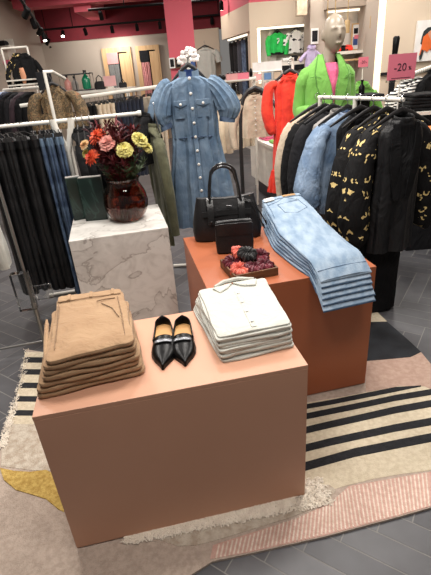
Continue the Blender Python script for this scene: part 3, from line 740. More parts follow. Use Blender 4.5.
# ------------------------------------------------------------------ marble plinth props: vase, flowers, green blocks
def vase_and_flowers():
    b = atz(127, 222.5, .726); bx, by = b.x, b.y+.075
    g = thing('glass_vase', 'round ribbed brown glass vase of cut flowers on the marble plinth', 'vase', (bx, by, .7265))
    prof = [(.060, 0), (.072, .004), (.094, .03), (.110, .065), (.114, .10), (.108, .14), (.092, .175), (.080, .195), (.082, .212), (.088, .222)]
    outer = []
    prof = [(r*1.16, z*1.13) for r, z in prof]
    n = 48
    def ring(r, z, q): return [Vector((r*(1+q*math.cos(14*2*PI*j/n))*math.cos(2*PI*j/n), r*(1+q*math.cos(14*2*PI*j/n))*math.sin(2*PI*j/n), z)) for j in range(n)]
    rings = [ring(r, z, .018) for r, z in prof]+[ring(r-.004, z, .012) for r, z in reversed(prof[1:])]+[ring(.05, .008, 0)]
    mb = MB(); mb.loft(rings); obj('bowl', mb, 'brown_glass', g)
    mb = MB(); mb.lathe([(.064, .0115), (.100, .038), (.119, .074), (.124, .105), (.1235, .115)], n=32); obj('water', mb, 'water', g)
    top = Vector((bx, by, .7265+.20)); C = Vector((bx, by, 0))
    def stem_to(p, rnd):
        foot = C + Vector((rnd.uniform(-.045, .045), rnd.uniform(-.045, .045), .742)); q = Vector((p.x, p.y, p.z)); m = C+Vector(((p.x-bx)*.28, (p.y-by)*.28, .93))
        return [foot, foot.lerp(m, .6)+Vector((0, 0, .005)), m, m.lerp(q, .55)+Vector((0, 0, .008)), q]
    def bloom(kind, px, py, dy, R, label, seed):
        rnd = random.Random(seed); p = at(px, py, by+dy)
        t = thing('cut_flower', label, 'flower', (0, 0, 0), 0, 'cut flowers in the brown vase')
        mb = MB(); mb.tube(stem_to(p, rnd), [.0026]*5, 6); obj('stem', mb, 'green_leaf', t)
        ax = Vector((p.x-bx, p.y-by-.10, .16)).normalized(); rot = ax.to_track_quat('Z', 'Y').to_matrix().to_4x4()
        mb = MB(); layers = ((.35, 6, 1.25), (.6, 9, .95), (.82, 12, .6), (1.0, 14, .2), (1.0, 13, -.15))
        for li, (rr, cnt, lift) in enumerate(layers):
            for i in range(cnt):
                a = 2*PI*(i+.5*li)/cnt+rnd.uniform(-.15, .15); w = R*(.34 if kind != 'gerbera' else .17)*rnd.uniform(.85, 1.15); L = R*rr*rnd.uniform(.85, 1.1)
                vs = []; fs = []
                for u in range(4):
                    f = u/3
                    for v in range(5):
                        s = (v/4-.5)*2
                        rad = L*f; zz = R*(.18+.55*lift*f - .18*f*f) + (R*.10*math.sin(v*3.1+i*2+li) if kind != 'gerbera' else 0)*f + rnd.uniform(-.02, .02)*R
                        ww = w*(math.sin(PI*min(1, .2+f*.75)) if kind == 'gerbera' else (.35+.65*f))
                        vs.append(Vector((rad*math.cos(a)-s*ww*math.sin(a), rad*math.sin(a)+s*ww*math.cos(a), zz)))
                for u in range(3):
                    for v in range(4): fs.append((u*5+v, u*5+v+1, u*5+v+6, u*5+v+5))
                mb.add(vs, fs)
        mb.ball((0, 0, R*.12), (R*.3, R*.3, R*.22), 10, 6)
        mb.xf(Matrix.Translation(p) @ rot); obj('bloom', mb, kind if kind in M else 'orange_petal', t)
        mb = MB(); mb.tube([p-ax*R*.35, p-ax*R*.05, p+ax*R*.12], [.003, R*.2, R*.28], 8); obj('calyx', mb, 'green_leaf', t)
    bloom('yellow_petal', 139.5, 140, -.03, .047, 'pale yellow carnation at the top right of the bouquet', 1)
    bloom('yellow_petal', 124.5, 150, -.07, .046, 'pale yellow carnation low at the centre front of the bouquet', 2)
    bloom('yellow_petal', 147, 148, 0, .034, 'small pale yellow carnation at the right edge of the bouquet', 8)
    bloom('pink_petal', 107, 143.5, -.07, .046, 'pink carnation left of the centre of the bouquet', 3)
    bloom('gerbera', 98, 137, -.03, .056, 'orange gerbera at the upper left of the bouquet', 4)
    bloom('gerbera', 92.5, 157.5, -.06, .052, 'orange gerbera lowest on the left of the bouquet', 5)
    bloom('cream_petal', 85, 145, -.02, .032, 'small cream carnation at the far left of the bouquet', 6)
    bloom('yellow_petal', 86, 153.5, 0, .024, 'small yellow carnation at the left edge below the cream one', 7)
    def spray(px, py, dy, label, m, seed, nl=26, ll=.05):
        rnd = random.Random(seed); p = at(px, py, by+dy); t = thing('foliage_stem', label, 'foliage', (0, 0, 0), 0, 'leafy stems in the brown vase')
        pts = stem_to(p, rnd); mb = MB(); mb.tube(pts, [.0025, .0025, .0022, .0018, .0012], 6); obj('stem', mb, m, t)
        mb = MB()
        for i in range(nl):
            f = .12+.86*i/nl; a0 = pts[2].lerp(pts[4], f) if f > 0 else pts[2]
            d = Vector((rnd.uniform(-1, 1), rnd.uniform(-1, 1), rnd.uniform(.3, 1.3))).normalized(); L = ll*rnd.uniform(.6, 1.2); s = d.cross(Vector((0, 0, 1))).normalized()*L*.12
            b_ = a0+d*L*.5+s; c_ = a0+d*L*.5-s; e_ = a0+d*L+Vector((0, 0, -.006)); up = s.cross(d)*.3
            mb.add([a0, b_+up, e_, c_+up, a0+d*L*.5-up], [(0, 1, 4), (0, 4, 3), (1, 2, 4), (4, 2, 3)])
        obj('leaves', mb, m, t)
    k = 0
    for (px, py, dy) in ((97, 126, .02), (106, 123, .05), (115, 122, 0), (123, 124, .04), (131, 128, .02), (112, 130, -.05), (120, 135, -.06), (103, 131, -.03), (128, 136, .0), (90, 132, .02), (116, 146, -.08), (109, 154, -.08), (133, 132, .05), (100, 150, -.05), (113, 160, -.10), (124, 164, -.10), (94, 146, .0), (132, 150, -.03), (118, 138, .0), (108, 137, .02), (126, 141, .03), (92, 122, .04), (137, 126, .05), (110, 126, .07), (120, 129, -.02), (103, 162, -.06), (138, 152, .02)):
        spray(px, py, dy, 'dark red spiky leaf stem rising among the carnations of the bouquet', 'red_leaf', 40+k, 60, .068); k += 1
    for (px, py, dy) in ((135, 158, -.07), (145, 160, -.02), (118, 166, -.09), (104, 168, -.07), (140, 168, -.07), (128, 170, -.1)):
        spray(px, py, dy, 'green leaf stem low over the rim of the brown vase', 'green_leaf', 60+k, 40, .055); k += 1
vase_and_flowers()
def green_blocks():
    for (pa, w, yaw, lab) in ((( 74.5, 221), .085, .35, 'narrow dark green marbled slab block standing left on the marble plinth'), ((86, 221.5), .135, .02, 'wider dark green marbled slab block just left of the glass vase')):
        a = atz(*pa, .727); h = .262
        t = thing('bookend_block', lab, 'bookend', (a.x, a.y, .7265), yaw)
        obj('block', MB().box((w/2, .025, h/2), (w, .045, h)), 'green_marble', t, smooth=False, bevel=.003)
        obj('top_edge', MB().box((w/2, .025, h+.002), (w*.96, .04, .004)), 'grey_cloth', t, smooth=False)
green_blocks()
# ------------------------------------------------------------------ hanging clothes
def body_loft(rows, n=44, steps=24, folds=9, amp=.012, seed=0, e=2.4, top_amp=.1):
    """rows (z, half width, half depth, cx, cy) from neck to hem"""
    rings = []
    for i in range(steps+1):
        t = i/steps; z, hw, hd, cx, cy = interp(rows, t); ring = []
        for j in range(n):
            th = 2*PI*j/n; c, s = math.cos(th), math.sin(th)
            a = amp*(top_amp+(1-top_amp)*t)
            w = a*math.sin(folds*th+seed+1.4*nz(t*2.2, seed))+.5*a*math.sin((folds*1.7)*th+seed*2+t*2)+a*.8*nz(c*3, t*6, seed)
            x = cx+(hw+w*.6)*math.copysign(abs(c)**(2/e), c); y = cy+(hd+w)*math.copysign(abs(s)**(2/e), s)
            ring.append(Vector((x, y, z+.008*nz(c*2, s*2, seed+t*2)*t)))
        rings.append(ring)
    mb = MB(); mb.loft(rings); return mb
def sleeve_mb(pts, rad, seed=0, n=18, steps=20, wr=.10, ribs=0, ribamp=0):
    P = []; R = []
    k = len(pts)-1
    for i in range(steps+1):
        x = i/steps*k; a = min(int(x), k-1); f = x-a
        p0, p1, p2, p3 = [Vector(pts[max(0, min(k, a+o))]) for o in (-1, 0, 1, 2)]
        p = .5*((2*p1)+(-p0+p2)*f+(2*p0-5*p1+4*p2-p3)*f*f+(-p0+3*p1-3*p2+p3)*f**3)
        r = lerp(rad[a][0], rad[a+1][0], f), lerp(rad[a][1], rad[a+1][1], f)
        q = 1+wr*nz(i*.9, seed, 2)
        P.append(p); R.append((r[0]*q, r[1]*q))
    mb = MB(); mb.tube(P, R, n, rib=(ribs, ribamp, .0) if ribs else (5, .05, .35)); return mb
def hanger(loc, rz, label, m='dark_metal', w=.19, hook_h=.075, group=None, drop=.05, col_=None):
    g = thing('clothes_hanger', label, 'hanger', loc, rz, group)
    mb = MB(); mb.tube([(-w, 0, -.012-drop), (-w*.7, 0, .0-drop*.62), (-w*.3, 0, .018-drop*.2), (0, 0, .028), (w*.3, 0, .018-drop*.2), (w*.7, 0, 0-drop*.62), (w, 0, -.012-drop)], [(.006, .004), (.010, .006), (.013, .007), (.017, .008), (.013, .007), (.010, .006), (.006, .004)], 8); obj('arm', mb, col_ or m, g)
    mb = MB(); h = hook_h
    mb.tube([(0, 0, .035), (0, 0, .035+h*.35), (0, 0, .035+h*.5)]+[(.016*math.sin(a)*-1+.0, 0, .035+h*.5+.018-.018*math.cos(a)) for a in [PI*.15*i for i in range(1, 9)]], .0023, 6); obj('hook', mb, 'silver' if m == 'dark_metal' else m, g)
    return g
def top_garment(name, label, cat, loc, rz, m, group=None, L=.65, sh=.2, hem=.22, d=.055, dh=.07, sleeve='long', sl=.58, sr=.055, folds=8, amp=.012, seed=0, collar=True, buttons=0, bm='white_button', inner=None, spread=.10, cm=None, drop=.055):
    g = thing(name, label, cat, loc, rz, group)
    rows = [(0, .055, .045, 0, 0), (-.012, .075, .05, 0, 0), (-.028, sh*.62, .052, 0, 0), (-drop, sh*.93, d*.9, 0, 0), (-drop-.03, sh, d, 0, 0), (-.24, sh*.97, d*1.1, 0, 0), (-L*.6, lerp(sh, hem, .4), lerp(d, dh, .6), 0, 0), (-L, hem, dh, 0, 0)]
    obj('body', body_loft(rows, folds=folds, amp=amp, seed=seed), m, g)
    if sleeve:
        for s in (-1, 1):
            if sleeve == 'long': pts = [(s*sh*.86, 0, -drop-.02), (s*(sh+.025), .0, -.16), (s*(sh+.02+spread*.5), -.01, -.16-sl*.35), (s*(sh+.0+spread*.6), -.025, -.14-sl*.85)]; rad = [(sr*.8, sr), (sr, sr*1.05), (sr*.9, sr), (sr*.72, sr*.8)]
            elif sleeve == 'puff': pts = [(s*sh*.84, 0, -drop-.0), (s*(sh+.05), -.005, -.09), (s*(sh+.08+spread*.4), -.01, -.1-sl*.45), (s*(sh+.05+spread*.55), -.02, -.1-sl*.86), (s*(sh+.03+spread*.5), -.02, -.1-sl)]; rad = [(sr*.55, sr*.7), (sr*1.05, sr*1.1), (sr*1.25, sr*1.3), (sr*1.15, sr*1.15), (sr*.62, sr*.7)]
            elif sleeve == 'full': pts = [(s*sh*.80, 0, -drop-.02), (s*(sh+.02), -.005, -.12), (s*(sh+.07), -.012, -.26), (s*(sh+.10), -.02, -.1-sl*.72), (s*(sh+.085), -.03, -.1-sl*.95), (s*(sh+.075), -.03, -.1-sl)]; rad = [(sr*.55, sr*.6), (sr*.72, sr*.8), (sr*.92, sr), (sr*1.12, sr*1.15), (sr*.95, sr), (sr*.6, sr*.6)]
            else: pts = [(s*sh*.86, 0, -drop-.02), (s*(sh+.05), 0, -.14), (s*(sh+.09), 0, -.08-sl)]; rad = [(sr*.8, sr), (sr, sr*1.1), (sr*.95, sr*1.1)]
            obj('sleeve', sleeve_mb(pts, rad, seed+s, ribs={'puff': 14, 'full': 9}.get(sleeve, 0), ribamp={'puff': .04, 'full': .07}.get(sleeve, 0)), m, g)
    if collar:
        mb = MB(); mb.tube([(.056*math.cos(a), .044*math.sin(a)-.004, .0+.012*math.sin(a)) for a in [2*PI*i/20 for i in range(20)]], [(.016, .005)]*20, 8, True); obj('collar', mb, cm or m, g)
    for i in range(buttons):
        z = -.05-(L-.12)*i/max(1, buttons-1); y = -lerp(d, dh, min(1, -z/L))-amp*.9-.004
        obj('button', MB().ball((0, y, z), (.009, .005, .009), 10, 6), bm, g)
    return g
def trousers_hung(name, label, loc, rz, m, group=None, w=.16, L=.95, t=.014, seed=0, band=None, cat='trousers', fold_at=None, flare=1.0):
    """folded lengthwise, clipped by the waistband; local x runs across the garment"""
    g = thing(name, label, cat, loc, rz, group)
    rings = []; n = 28
    for i in range(19):
        f = i/18; hw = w*lerp(.94, .80*flare, f); tt = t*(1+.3*nz(f*4, seed)) ; ring = []
        for j in range(n):
            th = 2*PI*j/n; c, s = math.cos(th), math.sin(th)
            ring.append(Vector((hw*math.copysign(abs(c)**.6, c)+.012*nz(f*3, seed+2)+.006*f, (tt+.006*math.sin(c*5+seed+f*3)*f)*math.copysign(abs(s)**.7, s)+.02*nz(f*1.8, seed, 1)*f, -.05-L*f)))
        rings.append(ring)
    obj('leg', MB().loft(rings), m, g)
    obj('waistband', MB().loft([[Vector((w*.96*math.copysign(abs(math.cos(th))**.6, math.cos(th)), (t+.003)*math.copysign(abs(math.sin(th))**.7, math.sin(th)), z)) for th in [2*PI*j/n for j in range(n)]] for z in (-.09, -.05, -.045)]), band or m, g)
    mb = MB(); mb.tube([(-w*.9, 0, -.02), (0, 0, -.01), (w*.9, 0, -.02)], .004, 6)
    for x in (-w*.8, w*.8): mb.box((x, 0, -.04), (.03, .03, .035))
    mb.tube([(0, 0, -.01), (0, 0, .03), (.0, .012, .05), (0, .02, .04)], .0025, 6)
    obj('clip_hanger', mb, 'dark_metal', g)
    return g

# ------------------------------------------------------------------ left rail with black trousers and jeans
RL0, RL1 = at(-70, 135, 2.78), at(138, 112, 3.02); RLd = (RL1-RL0).normalized(); rl_yaw = math.atan2(RLd.y, RLd.x)
RLz = 1.29
def rail_stand():
    g = thing('clothes_rail', 'white clothes rail with ribbed bar and forked post holding black trousers and jeans', 'clothes rail', (RL0.x, RL0.y, 0), rl_yaw)
    L = (RL1-RL0).xy.length
    mb = MB(); k = int(L/.018); pts = []; rad = []
    for i in range(k*2+1): pts.append((L*i/(2*k), 0, RLz)); rad.append(.0135 if i % 2 else .0115)
    mb.tube(pts, rad, 10); obj('bar', mb, 'white_metal', g)
    mb = MB(); mb.lathe([(.016, 0), (.018, .004), (.018, .02), (.016, .024)], n=14); mb.xf(Matrix.Translation((L-.006, 0, RLz)) @ Matrix.Rotation(PI/2, 4, 'Y')); obj('end_cap', mb, 'white_metal', g)
    px = (at(61, 120, 2.88)-RL0).xy.length
    for s in (-1, 1):
        mb = MB(); mb.tube([(px+s*.055, -.03, RLz+.014), (px+s*.05, -.034, RLz-.03), (px+s*.022, -.03, RLz-.12), (px, -.03, RLz-.18)], [(.020, .016)]*4, 10); obj('fork', mb, 'white_metal', g)
    mb = MB(); mb.tube([(px, -.03, RLz-.17), (px, -.03, .03)], .016, 10); obj('post', mb, 'white_metal', g)
    mb = MB(); mb.tube([(px, -.02, .016), (px, .30, .016)], (.014), 10); obj('foot', mb, 'white_metal', g)
    mb = MB(); mb.tube([(px-.4, .25, .016), (px+.02, .25, .016)], (.014), 10); obj('foot', mb, 'white_metal', g)
rail_stand()
def on_rail(px, z=RLz-.032, off=0):
    # point on the rail whose image column is px
    best = min((abs((lambda p: 215.5+FPX*((p-CO).dot(CR))/((p-CO).dot(_f)))(RL0.lerp(RL1, i/400))-px), i) for i in range(401))
    p = RL0.lerp(RL1, best[1]/400); return Vector((p.x, p.y, z))
pr0 = None
nth = ['first', 'second', 'third', 'fourth', 'fifth', 'sixth', 'seventh', 'eighth', 'ninth']
for i, px in enumerate((-20, -13, -7, -1, 5, 11, 17, 23, 31)):
    rz = rl_yaw+PI/2+math.radians((12, 22, 16, 20, 14, 22, 18, 26, 8)[i])
    lab = 'black coated trousers, %s from the left on the ribbed white rail%s' % (nth[i], ', wide flat leg showing' if i == 7 else '')
    trousers_hung('hanging_trousers', lab, on_rail(px), rz, 'leather_look', 'black trousers on the ribbed rail', .165, .99+.05*nz(i*1.3, 2), .026, i*1.7)
jn = ['blue jeans hanging nearest the black trousers on the ribbed rail', 'blue jeans hanging second after the black trousers on the ribbed rail', 'blue jeans hanging third after the black trousers on the ribbed rail', 'blue jeans hanging fourth after the black trousers on the ribbed rail', 'blue jeans hanging last before the forked post of the ribbed rail']
for i, px in enumerate((38, 42.5, 47, 51.5, 56)):
    trousers_hung('hanging_jeans', jn[i], on_rail(px), rl_yaw+PI/2+math.radians((6, 10, 7, 11, 8)[i]), 'denim_dark', 'jeans on the ribbed rail', .16, 1.06+.02*nz(i, 5), .016, i*2.1, 'denim_mid', 'jeans', flare=1.05)
for i, px in enumerate((76, 82, 89)):
    top_garment('hanging_jacket', ['black jacket hanging just right of the forked post of the ribbed rail', 'black jacket hanging second right of the forked post', 'black jacket hanging third right of the forked post behind the flowers'][i], 'jacket', on_rail(px, RLz-.07), rl_yaw+PI/2+.06*i, 'black_cloth', 'black jackets beside the forked post', .40, .14, .14, .03, .035, 'long', .30, .03, 6, .006, i)
for px in (76, 82, 89):
    hanger(on_rail(px, RLz-.075), rl_yaw+PI/2, 'black hanger under a black jacket right of the forked post', group='hangers right of the forked post', w=.15, hook_h=.06)
# white trousers and stand at the left picture edge
p = atz(47, 348.6, 0)
def side_stand():
    g = thing('rail_foot_stand', 'slim dark steel rail leg with clear sleeve and floor bar at the left edge', 'clothes rail', (p.x, p.y, 0), math.radians(10))
    mb = MB(); mb.tube([(0, 0, .0), (0, 0, .34)], .014, 10); obj('lower_leg', mb, 'steel', g)
    mb = MB(); mb.tube([(0, 0, .34), (0, 0, 1.3)], .009, 10); obj('upper_leg', mb, 'steel', g)
    mb = MB(); mb.tube([(0, 0, .06), (-.45, 0, .05)], .007, 8); obj('floor_bar', mb, 'steel', g)
    mb = MB(); mb.tube([(0, 0, 1.3), (-.5, 0, 1.3)], .0125, 10); obj('top_bar', mb, 'white_metal', g)
    mb = MB(); mb.box((-.03, -.01, .42), (.10, .05, .24)).box((.07, .03, .38), (.10, .008, .10)); obj('clear_sleeve', mb, 'clear', g, smooth=False, bevel=.004)
side_stand()
q = at(-3, 240, 2.33)
trousers_hung('hanging_trousers', 'white trousers hanging at the far left edge of the photo', (q.x, q.y, 1.27), math.radians(110), 'white_cotton', None, .09, .63, .03, 3)

# ------------------------------------------------------------------ olive coat with black jacket at the rail end
p = at(154, 140, 3.06)
hanger((p.x+.02, p.y+.06, 1.235), rl_yaw+PI/2, 'black hanger at the end of the ribbed rail above the olive coat', group=None, w=.17)
g = top_garment('hanging_coat', 'olive green coat hanging sideways behind the marble plinth', 'coat', (p.x-.0, p.y+.02, 1.20), rl_yaw+PI/2+.1, 'olive', None, .80, .15, .15, .03, .035, 'long', .66, .036, 6, .008, 4)
g2 = top_garment('hanging_jacket', 'short black padded jacket hanging beside the bouquet, over the olive coat', 'jacket', (p.x-.06, p.y+.03, 1.27), rl_yaw+PI/2-.45, 'black_cloth', None, .30, .15, .16, .05, .055, 'long', .20, .05, 7, .008, 8)

# ------------------------------------------------------------------ blue denim dress
def denim_dress():
    c = at(188.5, 71, 3.3); rz = .04
    g = thing('denim_dress', 'blue denim shirt dress with puff sleeves and pearl buttons hanging in the middle', 'dress', (c.x, c.y, c.z), rz)
    rows = [(-.035, .074, .056, 0, .0), (-.045, .095, .058, 0, 0), (-.06, .130, .06, 0, 0), (-.09, .160, .066, 0, 0), (-.20, .165, .075, 0, 0), (-.33, .168, .075, .004, 0), (-.42, .162, .072, .006, 0), (-.52, .178, .085, .01, 0), (-.70, .215, .10, .012, 0), (-.86, .235, .11, .014, 0), (-1.07, .255, .12, .016, 0)]
    obj('body', body_loft(rows, n=72, steps=34, folds=11, amp=.017, seed=2), 'denim_mid', g)
    for s in (-1, 1):
        pts = [(s*.125, 0, -.075), (s*.165, -.008, -.105), (s*.205, -.015, -.19), (s*.225, -.02, -.27), (s*.205, -.02, -.33)]
        if s > 0: pts = [(s*.125, 0, -.075), (s*.170, -.008, -.105), (s*.225, -.015, -.18), (s*.255, -.02, -.25), (s*.245, -.02, -.31)]
        rad = [(.045, .042), (.062, .056), (.078, .072), (.085, .076), (.055, .05)]
        sl = obj('sleeve', sleeve_mb(pts, rad, s*3, 40, 26, .08, 13, .075), 'denim_mid', g)
        mb = MB(); e = Vector(pts[-1]); d = (e-Vector(pts[-2])).normalized(); mb.tube([e-d*.004, e+d*.03], [(.058, .052), (.056, .05)], 20); obj('cuff', mb, 'denim_dark', sl)
    mb = MB(); N = 26; rings = []
    for i in range(N):     # stand collar open at the front
        a = -PI/2+.30+(2*PI-.60)*i/(N-1); cx, cy = .068*math.cos(a), .054*math.sin(a); z0 = -.040-.014*max(0, -math.sin(a))
        rings.append([(cx, cy, z0), (cx*1.06, cy*1.06, z0+.002), (cx*.98, cy*.98, z0+.05), (cx*.92, cy*.92, z0+.048)])
    mb.loft([[Vector(q) for q in r] for r in rings]); obj('collar', mb, 'denim_mid', g)
    obj('neck_label', MB().box((0, .043, -.012), (.06, .006, .045)), 'print_blue', g)['label'] = 'bright blue label inside the collar'
    def front(z):
        for (a, b) in zip(rows, rows[1:]):
            if b[0] <= z <= a[0]: t = (z-a[0])/(b[0]-a[0]); return lerp(a[2], b[2], t), lerp(a[3], b[3], t)
        return rows[-1][2], rows[-1][3]
    mb = MB(); pts = [(front(z)[1], -front(z)[0]-.014*(.2+.6*-z), z) for z in [-.05-.94*i/22 for i in range(23)]]
    mb.loft([[(x-.016, y+.006, z), (x-.016, y-.004, z), (x+.016, y-.004, z), (x+.016, y+.006, z)] for x, y, z in pts]); obj('placket', mb, 'denim_mid', g)
    for i in range(9):
        z = -.045-.093*i; y, x = front(z); mb = MB(); mb.ball((x, -y-.014*(.2+.6*-z)-.007, z), (.0105, .006, .0105), 10, 6); obj('button', mb, 'pearl', g)
    for s in (-1, 1):
        x = s*.077; mb = MB(); y = -.085
        mb.loft([[(x-.045, y, -.175), (x-.045, y-.006, -.176), (x-.045, y-.006, -.203), (x-.045, y, -.203)], [(x, y-.003, -.175), (x, y-.011, -.176), (x, y-.011, -.218), (x, y-.003, -.218)], [(x+.045, y, -.175), (x+.045, y-.006, -.176), (x+.045, y-.006, -.203), (x+.045, y, -.203)]])
        fl = obj('pocket_flap', mb, 'denim_mid', g); obj('button', MB().ball((x, y-.015, -.200), (.009, .005, .009), 10, 6), 'pearl', fl)
        mb = MB(); mb.loft([[(x-.042, y+.004, -.19), (x-.042, y-.002, -.19), (x+.042, y-.002, -.19), (x+.042, y+.004, -.19)], [(x-.042, y+.012, -.29), (x-.042, y+.007, -.29), (x+.042, y+.007, -.29), (x+.042, y+.012, -.29)]]); obj('pocket', mb, 'denim_mid', g)
    mb = MB(); mb.tube([(.158*math.cos(a)*1.02+.006, .078*math.sin(a)*1.08, -.42+.004*math.sin(a*3)) for a in [2*PI*i/30 for i in range(30)]], .004, 6, True); obj('waist_seam', mb, 'denim_dark', g)
    hanger((c.x, c.y, c.z+.012), rz, 'black hanger holding the blue denim dress', w=.12, hook_h=.07, drop=.06)
    # stand carrying it
    h = Vector((c.x, c.y, 0))
    t = thing('display_stand', 'white two-arm display stand behind the blue denim dress', 'stand', (h.x, h.y+.16, 0), .1)
    mb = MB(); mb.tube([(0, 0, .02), (0, 0, 1.60)], .013, 10); obj('post', mb, 'white_metal', t)
    mb = MB(); mb.tube([(0, 0, 1.595), (0, -.17, 1.60), (0, -.20, 1.61)], .009, 8); obj('hook_arm', mb, 'white_metal', t)
    for s in (-1, 1):
        mb = MB(); mb.tube([(0, 0, .016), (s*.28, .05, .016)], .014, 8); obj('foot', mb, 'white_metal', t)
M['pearl'] = mat('pearl', (226, 222, 214), .25, coat=.5)
denim_dress()

# ------------------------------------------------------------------ right rail
RA, RB = Vector((1.045, 2.46, 1.292)), Vector((.74, 3.22, 1.292)); rr = math.atan2(RB.y-RA.y, RB.x-RA.x)-PI/2
def RR(s, dz=0): p_ = RA.lerp(RB, s); return (p_.x, p_.y, p_.z+dz)
def right_rail():
    g = thing('clothes_rail', 'white clothes rail on the right carrying black and butterfly print garments', 'clothes rail', (0, 0, 0))
    mb = MB(); N = 60; mb.tube([RA.lerp(RB, i/N*.90-.04) for i in range(N+1)], [.0125 if i % 2 else .0105 for i in range(N+1)], 10); obj('bar', mb, 'white_metal', g)
    for s in (.42, .84):
        q = RA.lerp(RB, s); mb = MB(); mb.tube([(q.x, q.y, q.z), (q.x, q.y, .02)], .013, 10); obj('post', mb, 'white_metal', g)
        mb = MB(); mb.tube([(q.x-.16, q.y-.06, .016), (q.x+.16, q.y+.06, .016)], .014, 8); obj('foot', mb, 'white_metal', g)
right_rail()
ZD = -.088
top_garment('hanging_cardigan', 'beige knitted jacket hanging at the far end of the right rail', 'jacket', RR(.88, ZD), rr-.12, 'beige', None, .62, .195, .20, .05, .055, 'long', .55, .052, 7, .01, 1)
top_garment('hanging_jacket', 'black jacket hanging beside the beige one on the right rail', 'jacket', RR(.78, ZD), rr-.1, 'black_cloth', None, .70, .20, .20, .045, .055, 'long', .6, .052, 7, .01, 2)
top_garment('hanging_jacket', 'second black jacket on the right rail, just behind the denim blouse', 'jacket', RR(.68, ZD), rr-.08, 'charcoal', None, .72, .20, .20, .045, .055, 'long', .6, .052, 7, .01, 3)
top_garment('hanging_coat', 'long grey garment hanging below and behind the denim blouse on the right rail', 'coat', RR(.60, ZD), rr-.05, 'grey_cloth', None, .85, .185, .21, .04, .05, None, seed=4)
top_garment('denim_blouse', 'light blue denim blouse with full gathered sleeve on the right rail', 'blouse', RR(.50, ZD), rr-.05, 'denim_blouse', None,   .60, .185, .20, .05, .055, 'full', .44, .076, 8, .012, 5, cm='pale_blue')
top_garment('hanging_coat', 'long black coat hanging between the denim blouse and the butterfly prints', 'coat', RR(.36, ZD), rr, 'black_cloth', None, .95, .15, .20, .045, .06, None, .6, .055, 7, .012, 6)
top_garment('print_blouse', 'black blouse with gold butterfly print, the one further back on the right rail', 'blouse', (RR(.23)[0]+.045, RR(.23)[1], RR(.23, ZD)[2]), rr+.02, 'butterfly', 'butterfly print blouses', .66, .17, .20, .05, .065, 'full', .56, .078, 8, .014, 7)
top_garment('print_blouse', 'black blouse with gold butterfly print and full sleeves, at the front of the right rail', 'blouse', (RR(.10)[0]+.055, RR(.10)[1], RR(.10, ZD)[2]), rr+.05, 'butterfly', 'butterfly print blouses', .62, .18, .21, .05, .065, 'full', .58, .080, 8, .014, 9)
def black_dress():
    x, y, z = RR(-.035, ZD)
    g = top_garment('black_waistcoat', 'long black sleeveless waistcoat hanging foremost on the right rail', 'waistcoat', (x, y-.02, z), rr-.10, 'leather_look', None,   .74, .130, .140, .045, .05, None, folds=6, amp=.012, seed=3)
    for s in (-1, 1):
        mb = MB(); mb.loft([[(s*a, -.062+b, z_), (s*a, -.070+b, z_), (s*(a+w_), -.058+b, z_), (s*(a+w_), -.050+b, z_)] for a, w_, b, z_ in ((.050, .03, .02, -.02), (.045, .05, .006, -.12), (.03, .06, .0, -.25), (.012, .04, -.002, -.42))]); obj('lapel', mb, 'black_cloth', g)
    x, y, z = RR(-.0, 0)
    trousers_hung('wide_trousers', 'wide long black trousers hanging lowest, below the foremost waistcoat', (x+.005, y+.01, z-.17), rr-.1, 'black_cloth', None, .125, 1.06, .03, 4, flare=1.25)
black_dress()
for s, lab in ((-.035, 'black hanger of the foremost black waistcoat on the right rail'), (.10, 'black hanger of the front butterfly blouse'), (.23, 'black hanger of the rear butterfly blouse'), (.36, 'black hanger of the long black coat on the right rail'), (.5, 'black hanger of the denim blouse'), (.68, 'black hanger of the second black jacket behind the denim blouse'), (.78, 'black hanger of the black jacket next to the beige one'), (.88, 'black hanger of the beige knitted jacket')):
    x, y, z = RR(s, ZD+.012); hanger((x, y, z), rr, lab, w=.21, hook_h=.055, group='black hangers on the right rail', drop=.045)

